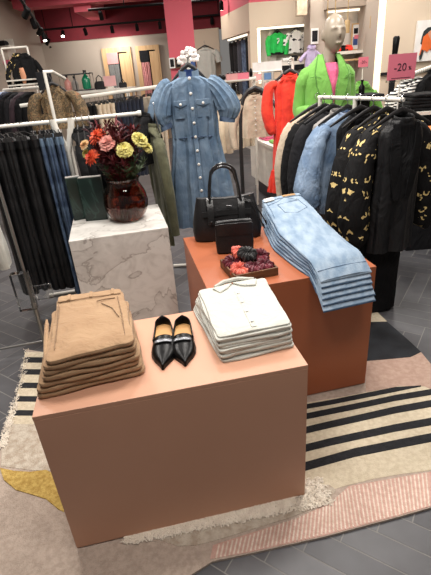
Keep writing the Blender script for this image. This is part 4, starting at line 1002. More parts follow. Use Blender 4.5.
# ------------------------------------------------------------------ mannequin in green blazer
def mannequin():
    c = at(333, 55, 3.6); bx = c.x-.045
    g = thing('mannequin', 'grey mannequin with smooth face wearing a lime green blazer and pink top', 'mannequin', (bx, 3.6, 0), .12)
    mb = MB()
    hz = 1.672
    rings = []
    for i in range(15):   # head from chin to crown
        t = i/14; z = lerp(1.545, 1.80, t); ph = (z-hz)/.128; q = math.sqrt(max(.02, 1-min(1, abs(ph))**2.2))
        jaw = .72+.28*min(1, t*2.2); w = .078*q*jaw; d = .098*q*(.86+.14*t)
        rings.append([Vector((.042+w*math.cos(a), -.012-.012*(1-t)+d*math.sin(a)*(1.05 if math.sin(a) < 0 else 1), z)) for a in [2*PI*j/20 for j in range(20)]])
    mb.loft(rings)
    mb.tube([(0.042, -.112, 1.70), (0.042, -.122, 1.665), (0.042, -.108, 1.645)], [.009, .014, .011], 8)        # nose ridge
    mb.tube([(0.022, -.106, 1.612), (0.042, -.112, 1.610), (0.062, -.106, 1.612)], .007, 8)               # lips
    mb.tube([(-0.008, -.084, 1.70), (0.017, -.104, 1.706), (0.042, -.108, 1.70), (0.067, -.104, 1.706), (0.092, -.084, 1.70)], .010, 8)   # brow
    for s in (-1, 1): mb.ball((.042+s*.078, .0, 1.665), (.012, .022, .034))
    mb.tube([(.040, .012, 1.60), (.02, .012, 1.52), (0, .015, 1.44)], [.052, .05, .062], 16)
    rows = [(1.47, .10, .07), (1.44, .165, .085), (1.38, .175, .10), (1.25, .155, .11), (1.10, .13, .095), (1.0, .15, .105), (.90, .17, .115), (.82, .165, .11)]
    mb.loft([[Vector((w*math.cos(a), d*math.sin(a), z)) for a in [2*PI*j/24 for j in range(24)]] for z, w, d in rows])
    for s in (-1, 1):
        mb.tube([(s*.085, 0, .86), (s*.088, .01, .48), (s*.09, .02, .10), (s*.09, .01, .05)], [.082, .058, .036, .04], 14)
        mb.ball((s*.09, -.045, .035), (.04, .11, .033))
    arms = {-1: [(-.150, 0, 1.43), (-.180, .02, 1.30), (-.195, .01, 1.18), (-.18, -.12, 1.165), (-.15, -.20, 1.19)], 1: [(.150, 0, 1.43), (.178, .01, 1.30), (.185, .0, 1.17), (.185, -.05, 1.04), (.18, -.09, .93)]}
    for s in (-1, 1):
        a = arms[s]; mb.tube(a, [.052, .045, .04, .034, .026], 14)
        w = Vector(a[-1]); d = (w-Vector(a[-2])).normalized(); sd = Vector((1, 0, 0)) if s > 0 else Vector((.7, -.2, .3)).normalized(); 
        if s > 0: sd = Vector((.2, -1, 0)).normalized()
        palm = w+d*.05
        mb.tube([w-d*.01, w+d*.03, w+d*.085], [(.022, .018), (.018, .038), (.015, .040)] if s > 0 else [(.022, .02), (.018, .036), (.015, .038)], 12)
        for i, (o, L) in enumerate(((-.030, .062), (-.010, .075), (.010, .07), (.030, .055))):
            b = w+d*.08+sd*o; dn = Vector((0, 0, -1)) if s < 0 else Vector((-.5, 0, 0))
            mb.tube([b-d*.02, b+d*L*.5+dn*.006, b+d*L+dn*.022], [.0095, .0085, .007], 8)
        b = w+d*.03-sd*.03; mb.tube([b, b+d*.03-sd*.02, b+d*.062-sd*.02], [.011, .0095, .008], 8)
    o = obj('body', mb, 'mannequin', g)
    r = o.modifiers.new('remesh', 'REMESH'); r.mode = 'VOXEL'; r.voxel_size = .007; r.use_smooth_shade = True
    s_ = o.modifiers.new('smooth', 'SMOOTH'); s_.factor = .5; s_.iterations = 4
    # pink top
    rows = [(1.49, .062, .070, 0, -.008), (1.44, .12, .094, 0, -.004), (1.36, .168, .113, 0, 0), (1.25, .160, .122, 0, 0), (1.1, .14, .106, 0, 0), (.96, .165, .118, 0, 0)]
    obj('top', body_loft(rows, n=40, folds=5, amp=.003), 'pink_top', g)
    # trousers hidden behind the rail, legs only
    for s in (-1, 1):
        obj('trouser_leg', sleeve_mb([(s*.088, 0, .93), (s*.09, .0, .5), (s*.092, .01, .07)], [(.10, .10), (.085, .085), (.075, .08)], s), 'lime', g)
    # blazer shell open at the front: loft of open C sections
    mb = MB(); rows = [(1.535, .066, .060, .85), (1.50, .100, .08, .55), (1.455, .150, .105, .36), (1.41, .172, .122, .20), (1.34, .176, .138, .07), (1.25, .174, .142, .04), (1.14, .172, .14, .03), (1.06, .178, .14, .02), (.95, .215, .145, .04), (.82, .232, .152, .10), (.72, .238, .156, .18)]
    S = 22; N = 40; vs = []; fs = []
    for i in range(S+1):
        z, w, d, op = interp(rows, i/S)
        for j in range(N+1):
            a = -PI/2+op+(2*PI-2*op)*j/N
            f = .006*math.sin(a*6+z*9)*min(1, (1.5-z)*2.5)
            e = 2.5; c_, s2 = math.cos(a), math.sin(a)
            vs.append(((w+f)*math.copysign(abs(c_)**(2/e), c_), (d+f)*math.copysign(abs(s2)**(2/e), s2), z))
    for i in range(S):
        for j in range(N): fs.append((i*(N+1)+j, i*(N+1)+j+1, (i+1)*(N+1)+j+1, (i+1)*(N+1)+j))
    mb.add(vs, fs); bl = obj('blazer', mb, 'lime', g); so = bl.modifiers.new('solid', 'SOLIDIFY'); so.thickness = .006
    for s in (-1, 1):
        a = arms[s]; e = [Vector(q) for q in a]; cuff = e[3].lerp(e[4], .55)
        obj('sleeve', sleeve_mb([e[0]+Vector((-s*.03, 0, .0)), e[0]+Vector((s*.012, 0, -.035)), e[1]+Vector((s*.0, 0, 0)), e[2]+Vector((s*.0, 0, -.01)), e[3], cuff], [(.052, .056), (.060, .064), (.058, .062), (.056, .06), (.052, .054), (.046, .048)], s*5, 20, 24, .10), 'lime', bl)
        # lapels: notch collar
        mb = MB(); L = [(.050, -.035, 1.548, .03), (.052, -.080, 1.50, .050), (.046, -.122, 1.43, .080), (.022, -.150, 1.34, .095), (.010, -.162, 1.25, .075), (.003, -.164, 1.14, .03), (.001, -.156, 1.08, .008)]
        mb.loft([[Vector((s*x, y, z)), Vector((s*x, y-.008, z)), Vector((s*(x+w), y-.004+w*.25, z)), Vector((s*(x+w), y+.004+w*.25, z))] for x, y, z, w in L]); obj('lapel', mb, 'lime', bl)
        mb = MB(); mb.tube([(s*(x+w), y-.002+w*.25, z) for x, y, z, w in L], .0045, 6); mb.tube([(s*x, y-.006, z) for x, y, z, w in L], .003, 6); obj('lapel_edge', mb, 'lime_dark', bl)
        mb = MB(); mb.tube([(s*.09, -.138, 1.395), (s*.13, -.125, 1.408), (s*.165, -.10, 1.40)], .003, 5); obj('lapel_seam', mb, 'lime_dark', bl)
        mb = MB(); mb.loft([[(s*.09, -.150, .955), (s*.09, -.158, .955), (s*.185, -.112, .955), (s*.185, -.106, .955)], [(s*.09, -.150, .90), (s*.09, -.16, .90), (s*.185, -.114, .90), (s*.185, -.106, .90)]]); obj('pocket_flap', mb, 'lime', bl)
    mb = MB(); mb.tube([(.085, -.146, 1.26), (.13, -.135, 1.275)], (.006), 6); obj('breast_pocket', mb, 'lime_dark', bl)
    obj('button', MB().ball((.012, -.152, 1.055), (.012, .006, .012), 10, 6), 'lime_dark', bl)
    obj('base', MB().lathe([(.17, 0), (.17, .006), (.165, .009)], (0, 0, 0), 32), 'silver', g)
mannequin()

# red dress
p = at(290, 73, 4.05)
g = top_garment('red_dress', 'bright red long-sleeved dress hanging left of the mannequin', 'dress', (p.x, p.y, p.z-.02), -.25, 'red_cloth', None, .80, .125, .15, .05, .075, 'puff', .36, .042, 9, .016, 5, spread=-.02)
obj('frill', body_loft([(-.78, .165, .075, 0, 0), (-.86, .185, .085, 0, 0), (-.98, .20, .095, 0, 0)], n=60, folds=17, amp=.014, seed=3, steps=8, top_amp=.5), 'red_cloth', g)
hanger((p.x, p.y, p.z-.005), -.25, 'black hanger holding the red dress', w=.14)
t = thing('display_stand', 'slim white stand carrying the red dress behind the mannequin', 'stand', (p.x+.05, p.y+.14, 0))
obj('post', MB().tube([(0, 0, .01), (0, 0, 1.55)], .012, 8), 'white_metal', t); obj('arm', MB().tube([(0, 0, 1.54), (-.05, -.16, 1.55)], .008, 8), 'white_metal', t); obj('base', MB().lathe([(.16, 0), (.16, .008), (.15, .01)], n=24), 'white_metal', t)

# ------------------------------------------------------------------ pink sale sign with its stand
def sign(loc, rz, w, h, label, text=True, stand=None, grp=None):
    g = thing('sale_sign', label, 'sign', loc, rz, grp)
    obj('card', MB().box((0, 0, h/2), (w, .004, h)), 'pink_sign', g, smooth=False)
    obj('holder', MB().box((0, .004, -.006), (w*1.02, .012, .014)), 'clear', g, smooth=False)
    if stand: obj('stem', MB().tube([(0, .004, -.012), (0, .004, -stand)], .005, 8), 'white_metal', g)
    if text:
        def txt(s, x, z, size, nm):
            cu = bpy.data.curves.new(nm, 'FONT'); cu.body = s; cu.size = size; cu.align_x = 'CENTER'; cu.align_y = 'CENTER'; cu.extrude = .0006
            o = bpy.data.objects.new(nm, cu); col.objects.link(o); me = bpy.data.meshes.new_from_object(o.evaluated_get(bpy.context.evaluated_depsgraph_get())) if False else None
            bpy.context.view_layer.update(); dg = bpy.context.evaluated_depsgraph_get(); me = bpy.data.meshes.new_from_object(o.evaluated_get(dg)); bpy.data.objects.remove(o)
            for v in me.vertices: v.co = Vector((v.co.x+x, -.0035-v.co.z, v.co.y+z))
            me.materials.clear(); me.materials.append(M['sign_ink']); q = bpy.data.objects.new(nm, me); col.objects.link(q); q.parent = g; return q
        txt('-20', -w*.06, h*.47, h*.42, 'lettering'); txt('%', w*.29, h*.42, h*.2, 'percent_sign')
        if text == 2: obj('small_print', MB().box((0, -.003, h*.07), (w*.7, .001, h*.02)), 'sign_ink', g, smooth=False)
    return g
a, b = at(389, 77, 3.0), at(415, 56, 3.0)
sign(((a.x+b.x)/2, 3.0, at(401, 79.5, 3.0).z), .05, .178, .145, 'pink minus 20 percent sale sign standing above the right rail', 2, .26)
# ------------------------------------------------------------------ far left: second rail with cream and navy trousers
F0, F1 = at(20, 106, 5.2), at(152, 87.5, 5.6); fd = F1-F0; f_yaw = math.atan2(fd.y, fd.x)
def far_rail():
    g = thing('clothes_rail', 'white rail in the background holding cream and navy trousers behind the bouquet', 'clothes rail', (0, 0, 0))
    obj('bar', MB().tube([F0, F1+fd*.35], .020, 8), 'white_metal', g)
    for s in (.30, 1.3):
        q = F0.lerp(F1, s); obj('post', MB().tube([(q.x, q.y, q.z), (q.x, q.y, .0)], .016, 8), 'white_metal', g)
    q = F0.lerp(F1, .28); obj('fork', MB().tube([(q.x, q.y, q.z), (q.x+.05, q.y-.03, q.z-.12)], .02, 8), 'white_metal', g)
far_rail()
def on_far(px):
    best = min((abs(215.5+FPX*((p-CO).dot(CR))/((p-CO).dot(_f))-px), tuple(p)) for p in [F0.lerp(F1, i/300*1.3) for i in range(301)])
    return Vector(best[1])
def row(pxs, m, label, grp, name='hanging_trousers', L=.85, w=.15, t=.028, cat='trousers'):
    base = None
    for i, px in enumerate(pxs):
        p = on_far(px); loc = (p.x, p.y, p.z-.05)
        rz = f_yaw+PI/2+.25+.05*math.sin(i*2.1)
        if base is None: base = trousers_hung(name, label, loc, rz, m, grp, w, L, t, hash(label) % 7, cat=cat)
        else: dup(base, loc, rz)
row((79, 84, 89), 'black_cloth', 'black trousers on the background rail, left of the cream ones', 'black trousers on the background rail')
row((94, 98.5, 103, 107), 'cream', 'cream trousers on the background rail behind the bouquet', 'cream trousers on the background rail')
row((112, 116, 120, 124, 128, 132, 136), 'navy', 'navy trousers on the background rail, right of the cream ones', 'navy trousers on the background rail', t=.022)
row((147, 152, 157), 'beige', 'beige trousers on the background rail beside the denim dress', 'beige trousers on the background rail')

# floral blouse on its stand
p = at(53, 88, 4.3)
g = top_garment('floral_blouse', 'brown floral wide-sleeved blouse hanging face-out at the back left', 'blouse', (p.x, p.y, p.z), .05, 'leopard', None, .34, .125, .19, .05, .07, 'puff', .27, .048, 9, .014, 3, spread=.02)
hanger((p.x, p.y, p.z+.012), .05, 'dark hanger holding the brown floral blouse', w=.13)
one('hanger_display_card', MB().box((0, 0, 0), (.13, .02, .15)), 'charcoal', 'small black display card above the floral blouse', 'display card', tuple(at(45, 81, 4.36)), 0, bevel=.003)
t = thing('display_stand', 'thin white angled stand in front of the brown floral blouse', 'stand', (at(50, 90, 4.05).x, 4.05, 0))
tp = at(43, 72, 4.05); bx_ = t.location.x
obj('post', MB().tube([(tp.x-bx_+.01, 0, tp.z), (tp.x-bx_+.01, 0, .02)], .014, 8), 'white_metal', t); obj('arm', MB().tube([(tp.x-bx_, 0, tp.z), (tp.x-bx_+.07, .02, tp.z), (tp.x-bx_+.10, .25, tp.z-.06)], .012, 8), 'white_metal', t)
obj('foot', MB().tube([(tp.x-bx_-.2, .05, .015), (tp.x-bx_+.2, -.05, .015)], .014, 8), 'white_metal', t)

# left wall fixtures
def small_rail(label, a, b, z=None, drop=None, r=.014):
    a, b = Vector(a), Vector(b); g = thing('clothes_rail', label, 'clothes rail', (0, 0, 0))
    obj('bar', MB().tube([a, b], r, 8), 'white_metal', g)
    for q in (a, b): obj('post', MB().tube([(q.x, q.y, q.z), (q.x, q.y, 0)], r, 8), 'white_metal', g)
    return g
a, b = at(9, 79, 7.0), at(34, 77, 7.0)
small_rail('upper white rail by the left wall carrying black jackets', a+Vector((0, 0, .38)), b+Vector((0, 0, .38)))
ups = ['black jacket with pale print, left one on the upper rail by the left wall', 'black and white jacket, right one on the upper rail by the left wall']
for i, px in enumerate((17, 25)):
    q = at(px, 55, 7.0); top_garment('hanging_jacket', ups[i], 'jacket', (q.x, q.y, q.z-.0), .3, ('butterfly', 'black_cloth')[i], None, .36, .12, .13, .04, .05, 'long', .34, .035, 6, .008, i)
one('hanging_scarf', MB().tube([(0, 0, 0), (.01, -.01, -.1), (0, 0, -.2)], [(.03, .015), (.04, .02), (.02, .01)], 10), 'skin', 'tan scarf hanging between the black jackets at the left wall', 'scarf', tuple(at(21, 68, 6.85)))
sh = thing('wall_shelf', 'white double shelf under the jackets at the left wall', 'shelf', tuple(at(22, 80, 6.9)))
for k, dz in enumerate((0, -.06)): obj('board', MB().box((0, 0, dz), (.36, .2, .018)), 'white_metal', sh, smooth=False)
a, b = at(3, 90, 5.6), at(40, 87, 5.6)
small_rail('lower white rail at the left holding dark jackets and pale shirts', a, b)
for i, (px, m, lab) in enumerate(((-2, 'cream', 'cream jacket at the left picture edge on the lower rail'), (2, 'pale_blue', 'pale blue shirt near the left picture edge on the lower rail'), (6.5, 'navy', 'navy shirt beside the pale blue one on the lower left rail'), (12, 'black_cloth', 'black jacket on the lower left rail beside the navy shirt'), (18, 'charcoal', 'dark grey jacket in the middle of the lower left rail'), (23.5, 'grape', 'dark plum jacket on the lower left rail'), (29, 'black_cloth', 'black jacket at the right end of the lower left rail, beside the floral blouse'))):
    if m == 'grape': M['grape'] = cloth('plum_cloth', (52, 34, 42), (40, 26, 34))
    q = at(px, 92, 5.6); top_garment('hanging_jacket', lab, 'jacket', (q.x, q.y, q.z), .95, m, None, .55, .17, .18, .03, .04, 'long', .5, .04, 6, .008, i+3, collar=False)
one('wall_speaker', MB().box((0, 0, 0), (.13, .1, .22)), 'cream', 'small white wall speaker high in the left corner', 'speaker', tuple(at(15, 37, 11.0)), .2, bevel=.01)
# shelves on the left wall
t = thing('wall_shelving', 'pale shelving with folded clothes against the left wall, cut by the photo edge', 'shelf', tuple(at(3, 66, 9.6)))
for dz in (-.32, 0, .32): obj('board', MB().box((0, 0, dz), (.5, .3, .02)), 'white_metal', t, smooth=False)
obj('back', MB().box((0, .16, .0), (.5, .02, .9)), 'white_paint', t, smooth=False)
for k, (dx, dz, m, c) in enumerate(((-.1, .05, 'kelly', 'green'), (.1, .05, 'pink_top', 'pink'), (-.08, .37, 'cream', 'cream'), (.1, .37, 'charcoal', 'dark grey'))):
    q = at(3, 66, 9.5); mb = MB(); slab(mb, quad_outline([(-.08, -.1), (.08, -.1), (.08, .1), (-.08, .1)], 8, .004, k, .01), 0, .08, k, .004, .004)
    one('folded_sweater', mb, m, 'folded %s sweater on the shelving at the left wall' % c, 'sweater', (q.x+dx, q.y-.0, q.z+dz-.04))

# wire display with bottles, black bag, pink sign in the far left
def wire_display():
    a, b = at(62, 92, 8.2), at(89, 73, 8.2); w = b.x-a.x; h = b.z-a.z
    g = thing('wire_display', 'black wire frame display with bottles before the beige wall', 'display frame', (a.x, 8.2, a.z), .05)
    r = .011
    for y in (0, .3):
        obj('frame', MB().tube([(0, y, 0), (w, y, 0), (w, y, h), (0, y, h)], r, 6, True), 'dark_metal', g)
    for x, z in ((0, 0), (w, 0), (0, h), (w, h)): obj('rod', MB().tube([(x, 0, z), (x, .3, z)], r, 6), 'dark_metal', g)
    obj('divider', MB().tube([(w*.5, 0, 0), (w*.5, 0, h)], r*.8, 6), 'dark_metal', g)
    t = thing('display_table', 'pale display table carrying the wire frame in the background', 'table', (a.x+w*.75, 8.45, 0))
    obj('top', MB().box((0, 0, a.z-.03), (1.6, .8, .03)), 'white_metal', t, smooth=False)
    for x in (-.74, .74):
        for y in (-.35, .35): obj('leg', MB().box((x, y, (a.z-.05)/2), (.05, .05, a.z-.05)), 'white_metal', t, smooth=False)
    bot = [(0, .04, .06), (.0, .05, .05), (.05, .045, .018), (.09, .02, .02)]
    for (f, m, s, lab) in ((.18, 'pink_bottle', 1.2, 'pink bottle at the left in the black wire frame'), (.42, 'grey_cloth', 1.1, 'grey bottle in the middle of the black wire frame'), (.80, 'green_glass', 1.5, 'green bottle at the right in the black wire frame')):
        mb = MB(); mb.lathe([(r_*s, z*s) for r_, z in ((.042, 0), (.048, .01), (.048, .10), (.03, .13), (.014, .145), (.014, .175))], n=14)
        o = thing('bottle', lab, 'bottle', (a.x+w*f, 8.32, a.z+.012)); obj('flask', mb, m, o); obj('cap', MB().lathe([(.018*s, .165*s), (.018*s, .195*s)], n=12), 'dark_metal', o)
    p = at(100, 85, 8.3)
    o = thing('small_handbag', 'small black handbag standing on the background table left of the pink sign', 'handbag', (p.x, 8.3, a.z-.012)); 
    obj('body', MB().loft([[Vector((x, y, z)) for x, y in rrect(w_, .08)] for z, w_ in ((0, .16), (.03, .19), (.10, .17), (.13, .12))]), 'black_bag', o); obj('handle', MB().tube([(-.05, 0, .12), (-.045, 0, .18), (0, 0, .22), (.045, 0, .18), (.05, 0, .12)], .008, 8), 'black_bag', o)
    p = at(129, 86, 8.3)
    o = thing('small_handbag', 'small black handbag on the background table right of the pink sign', 'handbag', (p.x-.1, 8.3, a.z-.012)); 
    obj('body', MB().loft([[Vector((x, y, z)) for x, y in rrect(w_, .08)] for z, w_ in ((0, .12), (.03, .14), (.08, .12))]), 'black_bag', o); obj('handle', MB().tube([(-.04, 0, .07), (0, 0, .15), (.04, 0, .07)], .007, 8), 'black_bag', o)
    p = at(111, 88, 8.15); g = thing('sale_sign', 'small pale pink sign on the background table, left of the denim dress', 'sign', (p.x, 8.15, a.z-.012))
    obj('card', MB().box((0, 0, .12), (.20, .006, .155)), 'pale_pink', g, smooth=False); obj('base', MB().box((0, 0, .02), (.10, .06, .036)), 'white_metal', g, smooth=False)
wire_display()

# ------------------------------------------------------------------ behind the denim dress
def orchid():
    p = at(186, 66, 6.4); t = thing('potted_orchid', 'white orchid on a side table before the pink pillar', 'plant', (p.x, 6.4, .95))
    obj('pot', MB().lathe([(.05, 0), (.065, .10), (.07, .12), (.06, .12)], n=16), 'white_paint', t)
    obj('stem', MB().tube([(0, 0, .1), (-.02, 0, .4), (-.01, 0, .62), (.04, 0, .74), (.10, 0, .76)], .007, 6), 'green_leaf', t)
    for i, (x, z) in enumerate(((-.06, .70), (-.01, .76), (.05, .80), (.10, .78), (.13, .72), (.03, .70))):
        mb = MB()
        for k in range(5):
            a = 2*PI*k/5+i; mb.ball((x+.032*math.cos(a), -.01*(k % 2), z+.032*math.sin(a)), (.028, .008, .028), 8, 5)
        f = obj('flower', mb, 'orchid', t)
    for s in (-1, 1): obj('leaf', MB().tube([(0, 0, .12), (s*.10, 0, .20), (s*.2, 0, .16)], [(.01, .01), (.035, .006), (.004, .003)], 8), 'green_leaf', t)
    q = thing('side_table', 'tall white side table under the orchid, hidden behind the dress', 'table', (p.x, 6.4, 0)); obj('top', MB().box((0, 0, .935), (.45, .45, .03)), 'white_paint', q, smooth=False); obj('column', MB().box((0, 0, .46), (.3, .3, .92)), 'white_paint', q, smooth=False)
    a = at(190, 63, 6.9); g = thing('picture_frame', 'small dark blue framed picture at the foot of the pink pillar', 'picture', (a.x, 7.9, a.z+.02))
    obj('frame', MB().box((0, 0, 0), (.17, .03, .22)), 'dark_metal', g, smooth=False); obj('print', MB().box((0, -.018, 0), (.13, .006, .18)), 'print_blue', g, smooth=False)
    for i, (px, m, l) in enumerate(((172, 'paper', 'pale'), (178, 'wood_tray', 'brown'))):
        a = at(px, 63, 7.9); g = thing('picture_frame', 'small %s framed picture left of the orchid on the pink pillar' % l, 'picture', (a.x, 7.95, a.z)); obj('frame', MB().box((0, 0, 0), (.09, .03, .15)), m, g, smooth=False); obj('print', MB().box((0, -.018, 0), (.06, .006, .11)), 'charcoal', g, smooth=False)
orchid()
q = at(205, 47, 10.6)
top_garment('wall_tshirt', 'white printed t-shirt hanging in the lit recess right of the pink pillar', 't-shirt', (q.x, q.y, q.z-.02), 0, 'white_cotton', None, .62, .2, .2, .04, .05, 'short', .2, .07, 6, .008, 2)
hanger((q.x, q.y, q.z), 0, 'black hanger of the white t-shirt in the lit recess', w=.2, hook_h=.08)
q = at(206, 52, 10.5)
# trousers hanging on the angled wall
av = Vector((A2.x-A1.x, 8.0-9.7, 0)).normalized(); an = math.atan2(av.y, av.x)
cols5 = ('black_cloth', 'charcoal', 'navy', 'denim_dark', 'black_cloth', 'black_cloth')
lb = ('black trousers hanging leftmost on the angled lit wall', 'charcoal trousers hanging second on the angled lit wall', 'navy trousers hanging third on the angled lit wall', 'dark blue jeans hanging fourth on the angled lit wall', 'black trousers hanging fifth on the angled lit wall', 'black trousers hanging rightmost on the angled lit wall')
for i in range(6):
    f = .12+.76*i/5; x = lerp(A1.x, A2.x, f)+.14; y = lerp(9.7, 8.0, f)+.09
    trousers_hung('hanging_trousers', lb[i], (x, y, 1.99), an+.05, cols5[i], 'trousers on the angled wall', .15, .95, .03, i)
# accessories stand with pink trays
def accessory_stand():
    a, b = at(216, 83, 5.2), at(256, 78, 5.2)
    g = thing('accessory_stand', 'white stand with pink accessory trays behind the denim dress, right side', 'display stand', (a.x, 5.2, 0), 0)
    w = b.x-a.x
    obj('bar', MB().tube([(0, 0, a.z), (w, 0, b.z)], .016, 8), 'white_metal', g)
    for x, z in ((.02, a.z), (w-.02, b.z)): obj('post', MB().tube([(x, 0, z), (x, 0, 0)], .014, 8), 'white_metal', g)
    obj('shelf', MB().box((w/2, .05, a.z+.01), (w, .22, .012)), 'white_metal', g, smooth=False)
    for i, (px, m, l) in enumerate(((232, 'pink_box', 'pale pink tray of accessories left on the white stand'), (243, 'pink_sign', 'deeper pink tray of accessories right on the white stand'))):
        q = at(px, 77, 5.2); o = thing('accessory_tray', l, 'tray', (q.x, 5.24, a.z+.017)); obj('box', MB().box((0, 0, .03), (.12, .14, .06)), m, o, smooth=False)
        for k in range(3): obj('clip', MB().ball((-.04+.04*k, -.02, .066), (.014, .03, .012), 8, 5), 'dark_metal', o)
    q = at(222, 79, 5.15); one('hair_claw', MB().ball((0, 0, .03), (.045, .03, .03)), 'black_gloss', 'black hair claw at the left end of the white stand', 'hair clip', (q.x, 5.2, a.z+.017))
    q = at(254, 74, 5.2); one('hair_claw', MB().ball((0, 0, .05), (.02, .03, .05)), 'black_gloss', 'black upright hair clip at the right end of the white stand', 'hair clip', (q.x-.03, 5.22, a.z+.017))
accessory_stand()
# arched rail with beige cardigan
def arch():
    c = at(258, 92, 4.6)
    pts = [at(241, 150, 4.6), at(241, 112, 4.6), at(243.5, 98, 4.6), at(248, 91, 4.6), at(255, 87.5, 4.6), at(262, 90, 4.6), at(270, 98, 4.55), at(278, 109, 4.5), at(284, 119, 4.5)]
    g = thing('arched_rail', 'black arched garment rail holding the beige cardigan', 'clothes rail', (0, 0, 0))
    e0 = Vector((pts[0].x, pts[0].y, .02)); e1 = Vector((pts[-1].x+.10, pts[-1].y, .05))
    obj('frame', MB().tube([e0]+pts+[e1.lerp(pts[-1], .5)+Vector((.03, 0, 0)), e1], .020, 10), 'dark_metal', g)
    for e in (e0, Vector((e1.x, e1.y, .03))):
        cst = obj('caster', MB().lathe([(.01, -.02), (.035, -.02), (.035, .02), (.01, .02)], n=14).xf(Matrix.Translation((e.x, e.y, .035)) @ Matrix.Rotation(PI/2, 4, 'Y')), 'dark_metal', g)
    q = at(254, 95, 4.62)
    top_garment('hanging_cardigan', 'beige buttoned cardigan hanging face-out on the black arched rail', 'cardigan', (q.x, 4.62, q.z-.0), 0, 'beige', None, .39, .155, .165, .05, .06, 'long', .40, .048, 7, .010, 3, buttons=6, bm='white_button')
    hanger((q.x, 4.62, q.z+.015), 0, 'black hanger of the beige cardigan on the arched rail', w=.15, hook_h=.06)
    for i, (px, l) in enumerate(((237, 'beige knit hanging just left of the arched rail, half behind the dress'), (231, 'beige knit hanging second left of the arched rail, behind the dress sleeve'))):
        q = at(px, 96, 5.2); top_garment('hanging_cardigan', l, 'cardigan', (q.x, 5.2, q.z), .9, ('beige', 'cream')[i], None, .55, .17, .18, .04, .05, 'long', .5, .05, 6, .01, 5+i)
        hanger((q.x, 5.2, q.z+.015), .9, ('black hanger of the nearer beige knit left of the arched rail', 'black hanger of the farther beige knit left of the arched rail')[i], w=.16)
    q = at(273, 131, 5.3); one('storage_box', MB().box((0, 0, 0), (.20, .25, .17)), 'pink_box', 'dusky pink box behind the low white table', 'box', (q.x, 5.75, .70+.1), 0, bevel=.004)
arch()
# white wire grid with packets
def grid():
    a, b = at(254, 111, 6.2), at(282, 70, 6.2); w = b.x-a.x; h = b.z-a.z
    g = thing('grid_display', 'white grid display of beige packets behind the arched rail', 'display stand', (a.x, 6.2, a.z), 0)
    for i in range(4): obj('upright', MB().tube([(w*i/3, 0, 0), (w*i/3, 0, h)], .008, 6), 'white_metal', g)
    for i in range(5): obj('crossbar', MB().tube([(0, 0, h*i/4), (w, 0, h*i/4)], .008, 6), 'white_metal', g)
    obj('header', MB().box((w/2, .01, h+.05), (w, .012, .12)), 'paper', g, smooth=False)
    for x in (0, w): obj('leg', MB().tube([(x, 0, -a.z), (x, 0, 0)], .012, 6), 'white_metal', g)
    k = 0
    for i in range(3):
        for j in range(4):
            m = 'packet_blue' if (i, j) in ((1, 3),) else 'packet' if (i+j) % 3 else 'pale_pink'
            nm_ = 'pale blue' if m == 'packet_blue' else 'beige' if m == 'packet' else 'pale pink'
            one('accessory_packet', MB().box((0, 0, 0), (w*.24, .012, h*.17)), m, '%s packet hanging on the white grid display' % nm_ if m != 'packet_blue' else 'blue packet hanging at the top of the white grid display', 'packet', (a.x+w*(i+.5)/3, 6.186, a.z+h*(j+.5)/4), 0, nm_+' packets on the grid', smooth=False)
grid()
# low white table with folded clothes
def low_table():
    A = at(250, 138.5, 6.0); z1 = .69
    g = thing('display_table', 'low white display table with folded bright clothes behind the red dress', 'table', (A.x, 6.0, 0), math.radians(-80))
    L, W = 1.9, 1.1       # local x towards the viewer
    obj('body', MB().box((L/2, W/2, .415), (L, W, .47)), 'white_paint', g, smooth=False, bevel=.006)
    obj('top', MB().box((L/2, W/2, .67), (L+.02, W+.02, .04)), 'white_paint', g, smooth=False, bevel=.004)
    obj('base', MB().box((L/2, W/2, .09), (L-.1, W-.1, .18)), 'dark_metal', g, smooth=False)
    mt_ = Matrix.Translation((A.x, 6.0, 0)) @ Matrix.Rotation(math.radians(-80), 4, 'Z')
    items = (('pink_top', .38, .20, 3, 'bright pink', 'at the far corner'), ('pink_sign', .20, .62, 2, 'rose pink', 'in the back row'), ('lime', .80, .20, 1, 'pale lime', 'in the middle near edge'), ('orange_cloth', .62, .66, 2, 'orange', 'in the middle'), ('white_cotton', 1.18, .22, 2, 'white', 'near the red dress'), ('pink_top', 1.05, .66, 2, 'pink', 'beside the white ones'))
    for m, x, y, cnt, cn, wh in items:
        for k in range(cnt):
            mb = MB(); slab(mb, quad_outline([(-.15, -.16), (.15, -.16), (.15, .16), (-.15, .16)], 9, .006, k, .02), 0, .03, k*2+x*9, .004, .002)
            p_ = mt_ @ Vector((x+.006*k, y, .692+k*.031)); one('folded_tshirt', mb, m, 'folded %s t-shirt on the low white table %s%s' % (cn, wh, '' if cnt == 1 else ', layer %s' % ('lowest', 'next up', 'uppermost')[k if k < cnt-1 else 2]), 't-shirt', p_, math.radians(-80), 'folded t-shirts on the low white table')
low_table()

